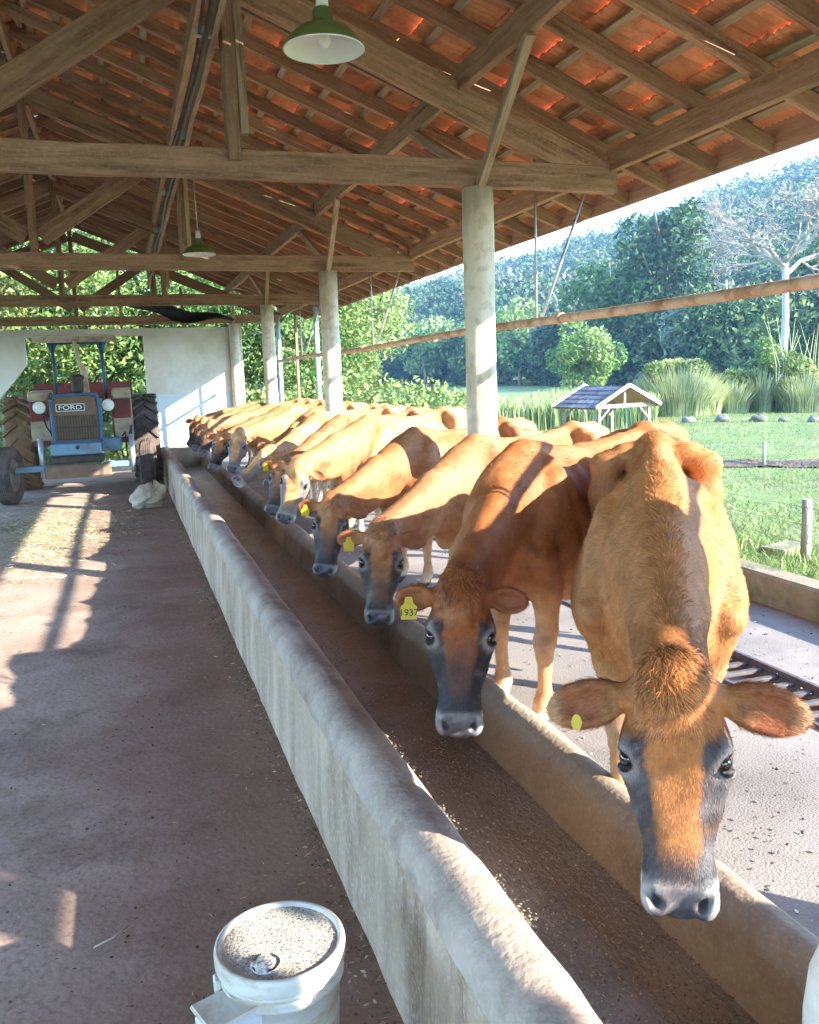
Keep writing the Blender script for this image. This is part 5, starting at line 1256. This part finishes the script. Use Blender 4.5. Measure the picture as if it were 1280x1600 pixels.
V,F=flakes(bc.x+q*np.cos(a),bc.y+q*np.sin(a),.3965+r.uniform(0,.002,n),.0022,.6,.8,seed=4); cc=np.array([[.5,.44,.36],[.18,.13,.08],[.62,.58,.5],[.1,.07,.05]])[r.integers(0,4,n)]
q_=mobj('feed_dust',np_mesh('feed_dust',V-np.array(bc),F,np.repeat(cc,4,0)),straw_m,bk,bc,kind='stuff')
# clod lying in the lid's dimple
MB().lathe([(.0,.0),(.020,.0),(.033,.002),(.036,.006),(.033,.009)],bc+Vector((-.045,-.075,.3955)),n=20).build('dimple_ring',dust,bk)
V=[];F=[]
for i,aa in enumerate(np.linspace(0.02,PI-.02,10)):
    for b in np.linspace(0,2*PI,17)[:-1]:
        qq=1+.18*math.sin(3*b+aa*4)+.12*math.sin(7*b); V.append((.026*math.sin(aa)*math.cos(b)*qq,.024*math.sin(aa)*math.sin(b)*qq,.011*math.cos(aa)*qq+.006))
for i in range(9):
    for j in range(16): F.append((i*16+j,i*16+(j+1)%16,(i+1)*16+(j+1)%16,(i+1)*16+j))
me=bpy.data.meshes.new('clod'); me.from_pydata(V,[],F); mobj('clod',me,dust,None,bc+Vector((-.050,-.078,.399)),label='crumbly feed clod stuck on the bucket lid',cat='clod')
mb=MB(); mb.tube([bc+Vector((-.145*math.cos(a),-.145*math.sin(a)-.0,.352-.03*math.sin(a))) for a in np.linspace(-.3,1.4,12)],.0035,n=6); mb.build('handle',wp_,bk)
MB().box(bc+Vector((-.150,-.02,.34)),(.018,.035,.035),bev=.004).build('handle_lug',wp_,bk)
# small white tub with a tab beside it
tc=Vector((.115,1.775,0)); tb_=empty('tub',tc,label='small white square tub tucked behind the bucket on its left',cat='tub')
RZ=Matrix.Rotation(.35,3,'Z')
MB().box(tc+Vector((0,0,.1625)),(.13,.10,.325),RZ,bev=.012).build('tub_body',mat('lilac tinted white plastic',(.60,.58,.60),(.70,.68,.70),scale=6,bump=.05,rough=.4),tb_)  # white plastic with a faint lilac tint
MB().box(tc+Vector((0,0,.332)),(.14,.11,.012),RZ,bev=.005).build('tub_lid',wp_,tb_)
# dark hose at the bottom edge
mb=MB(); mb.tube([(-.35,1.62,.02),(-.15,1.70,.022),(-.02,1.77,.02),(.05,1.86,.02)],.018,n=10); mb.build('hose',mat('dark blue rubber',(.012,.018,.04),(.03,.04,.07),bump=.1,rough=.5),None,label='dark blue hose end on the floor left of the tub',cat='hose')
# white drum standing on the curb side at the right edge
dc=Vector((1.19,1.065,0)); dr=empty('drum',dc,label='dusty white plastic drum standing in the trough at the lower right edge',cat='drum')
MB().lathe([(0,.118),(.10,.118),(.108,.13),(.118,.30),(.120,.52),(.113,.60),(.095,.655),(.06,.685),(0,.69)],dc,n=48).build('drum_shell',wp_,dr)
MB().lathe([(.035,.687),(.035,.712),(0,.715)],dc,n=20).build('cap',wp_,dr)
# twigs and paper scraps on the aisle
mb=MB(); mb.tube([(-.22,2.60,.006),(-.17,2.62,.010),(-.12,2.67,.006)],.003,n=5); mb.build('twig',mat('pale twig',(.45,.35,.25),(.55,.45,.35),bump=0),None,label='short pale twig on the floor at the left',cat='twig')
# ================================================================== AIR
hz=bpy.data.materials.new('valley haze'); hz.use_nodes=True; nn=hz.node_tree; nn.nodes.clear()
ho=nn.nodes.new('ShaderNodeOutputMaterial'); hv=nn.nodes.new('ShaderNodeVolumePrincipled'); nn.links.new(hv.outputs[0],ho.inputs['Volume'])
hv.inputs['Density'].default_value=.00045; hv.inputs['Color'].default_value=(.38,.66,1,1); hv.inputs['Anisotropy'].default_value=.0
MB().box((0,0,44),(1320,1320,92)).build('haze',hz,kind='stuff')
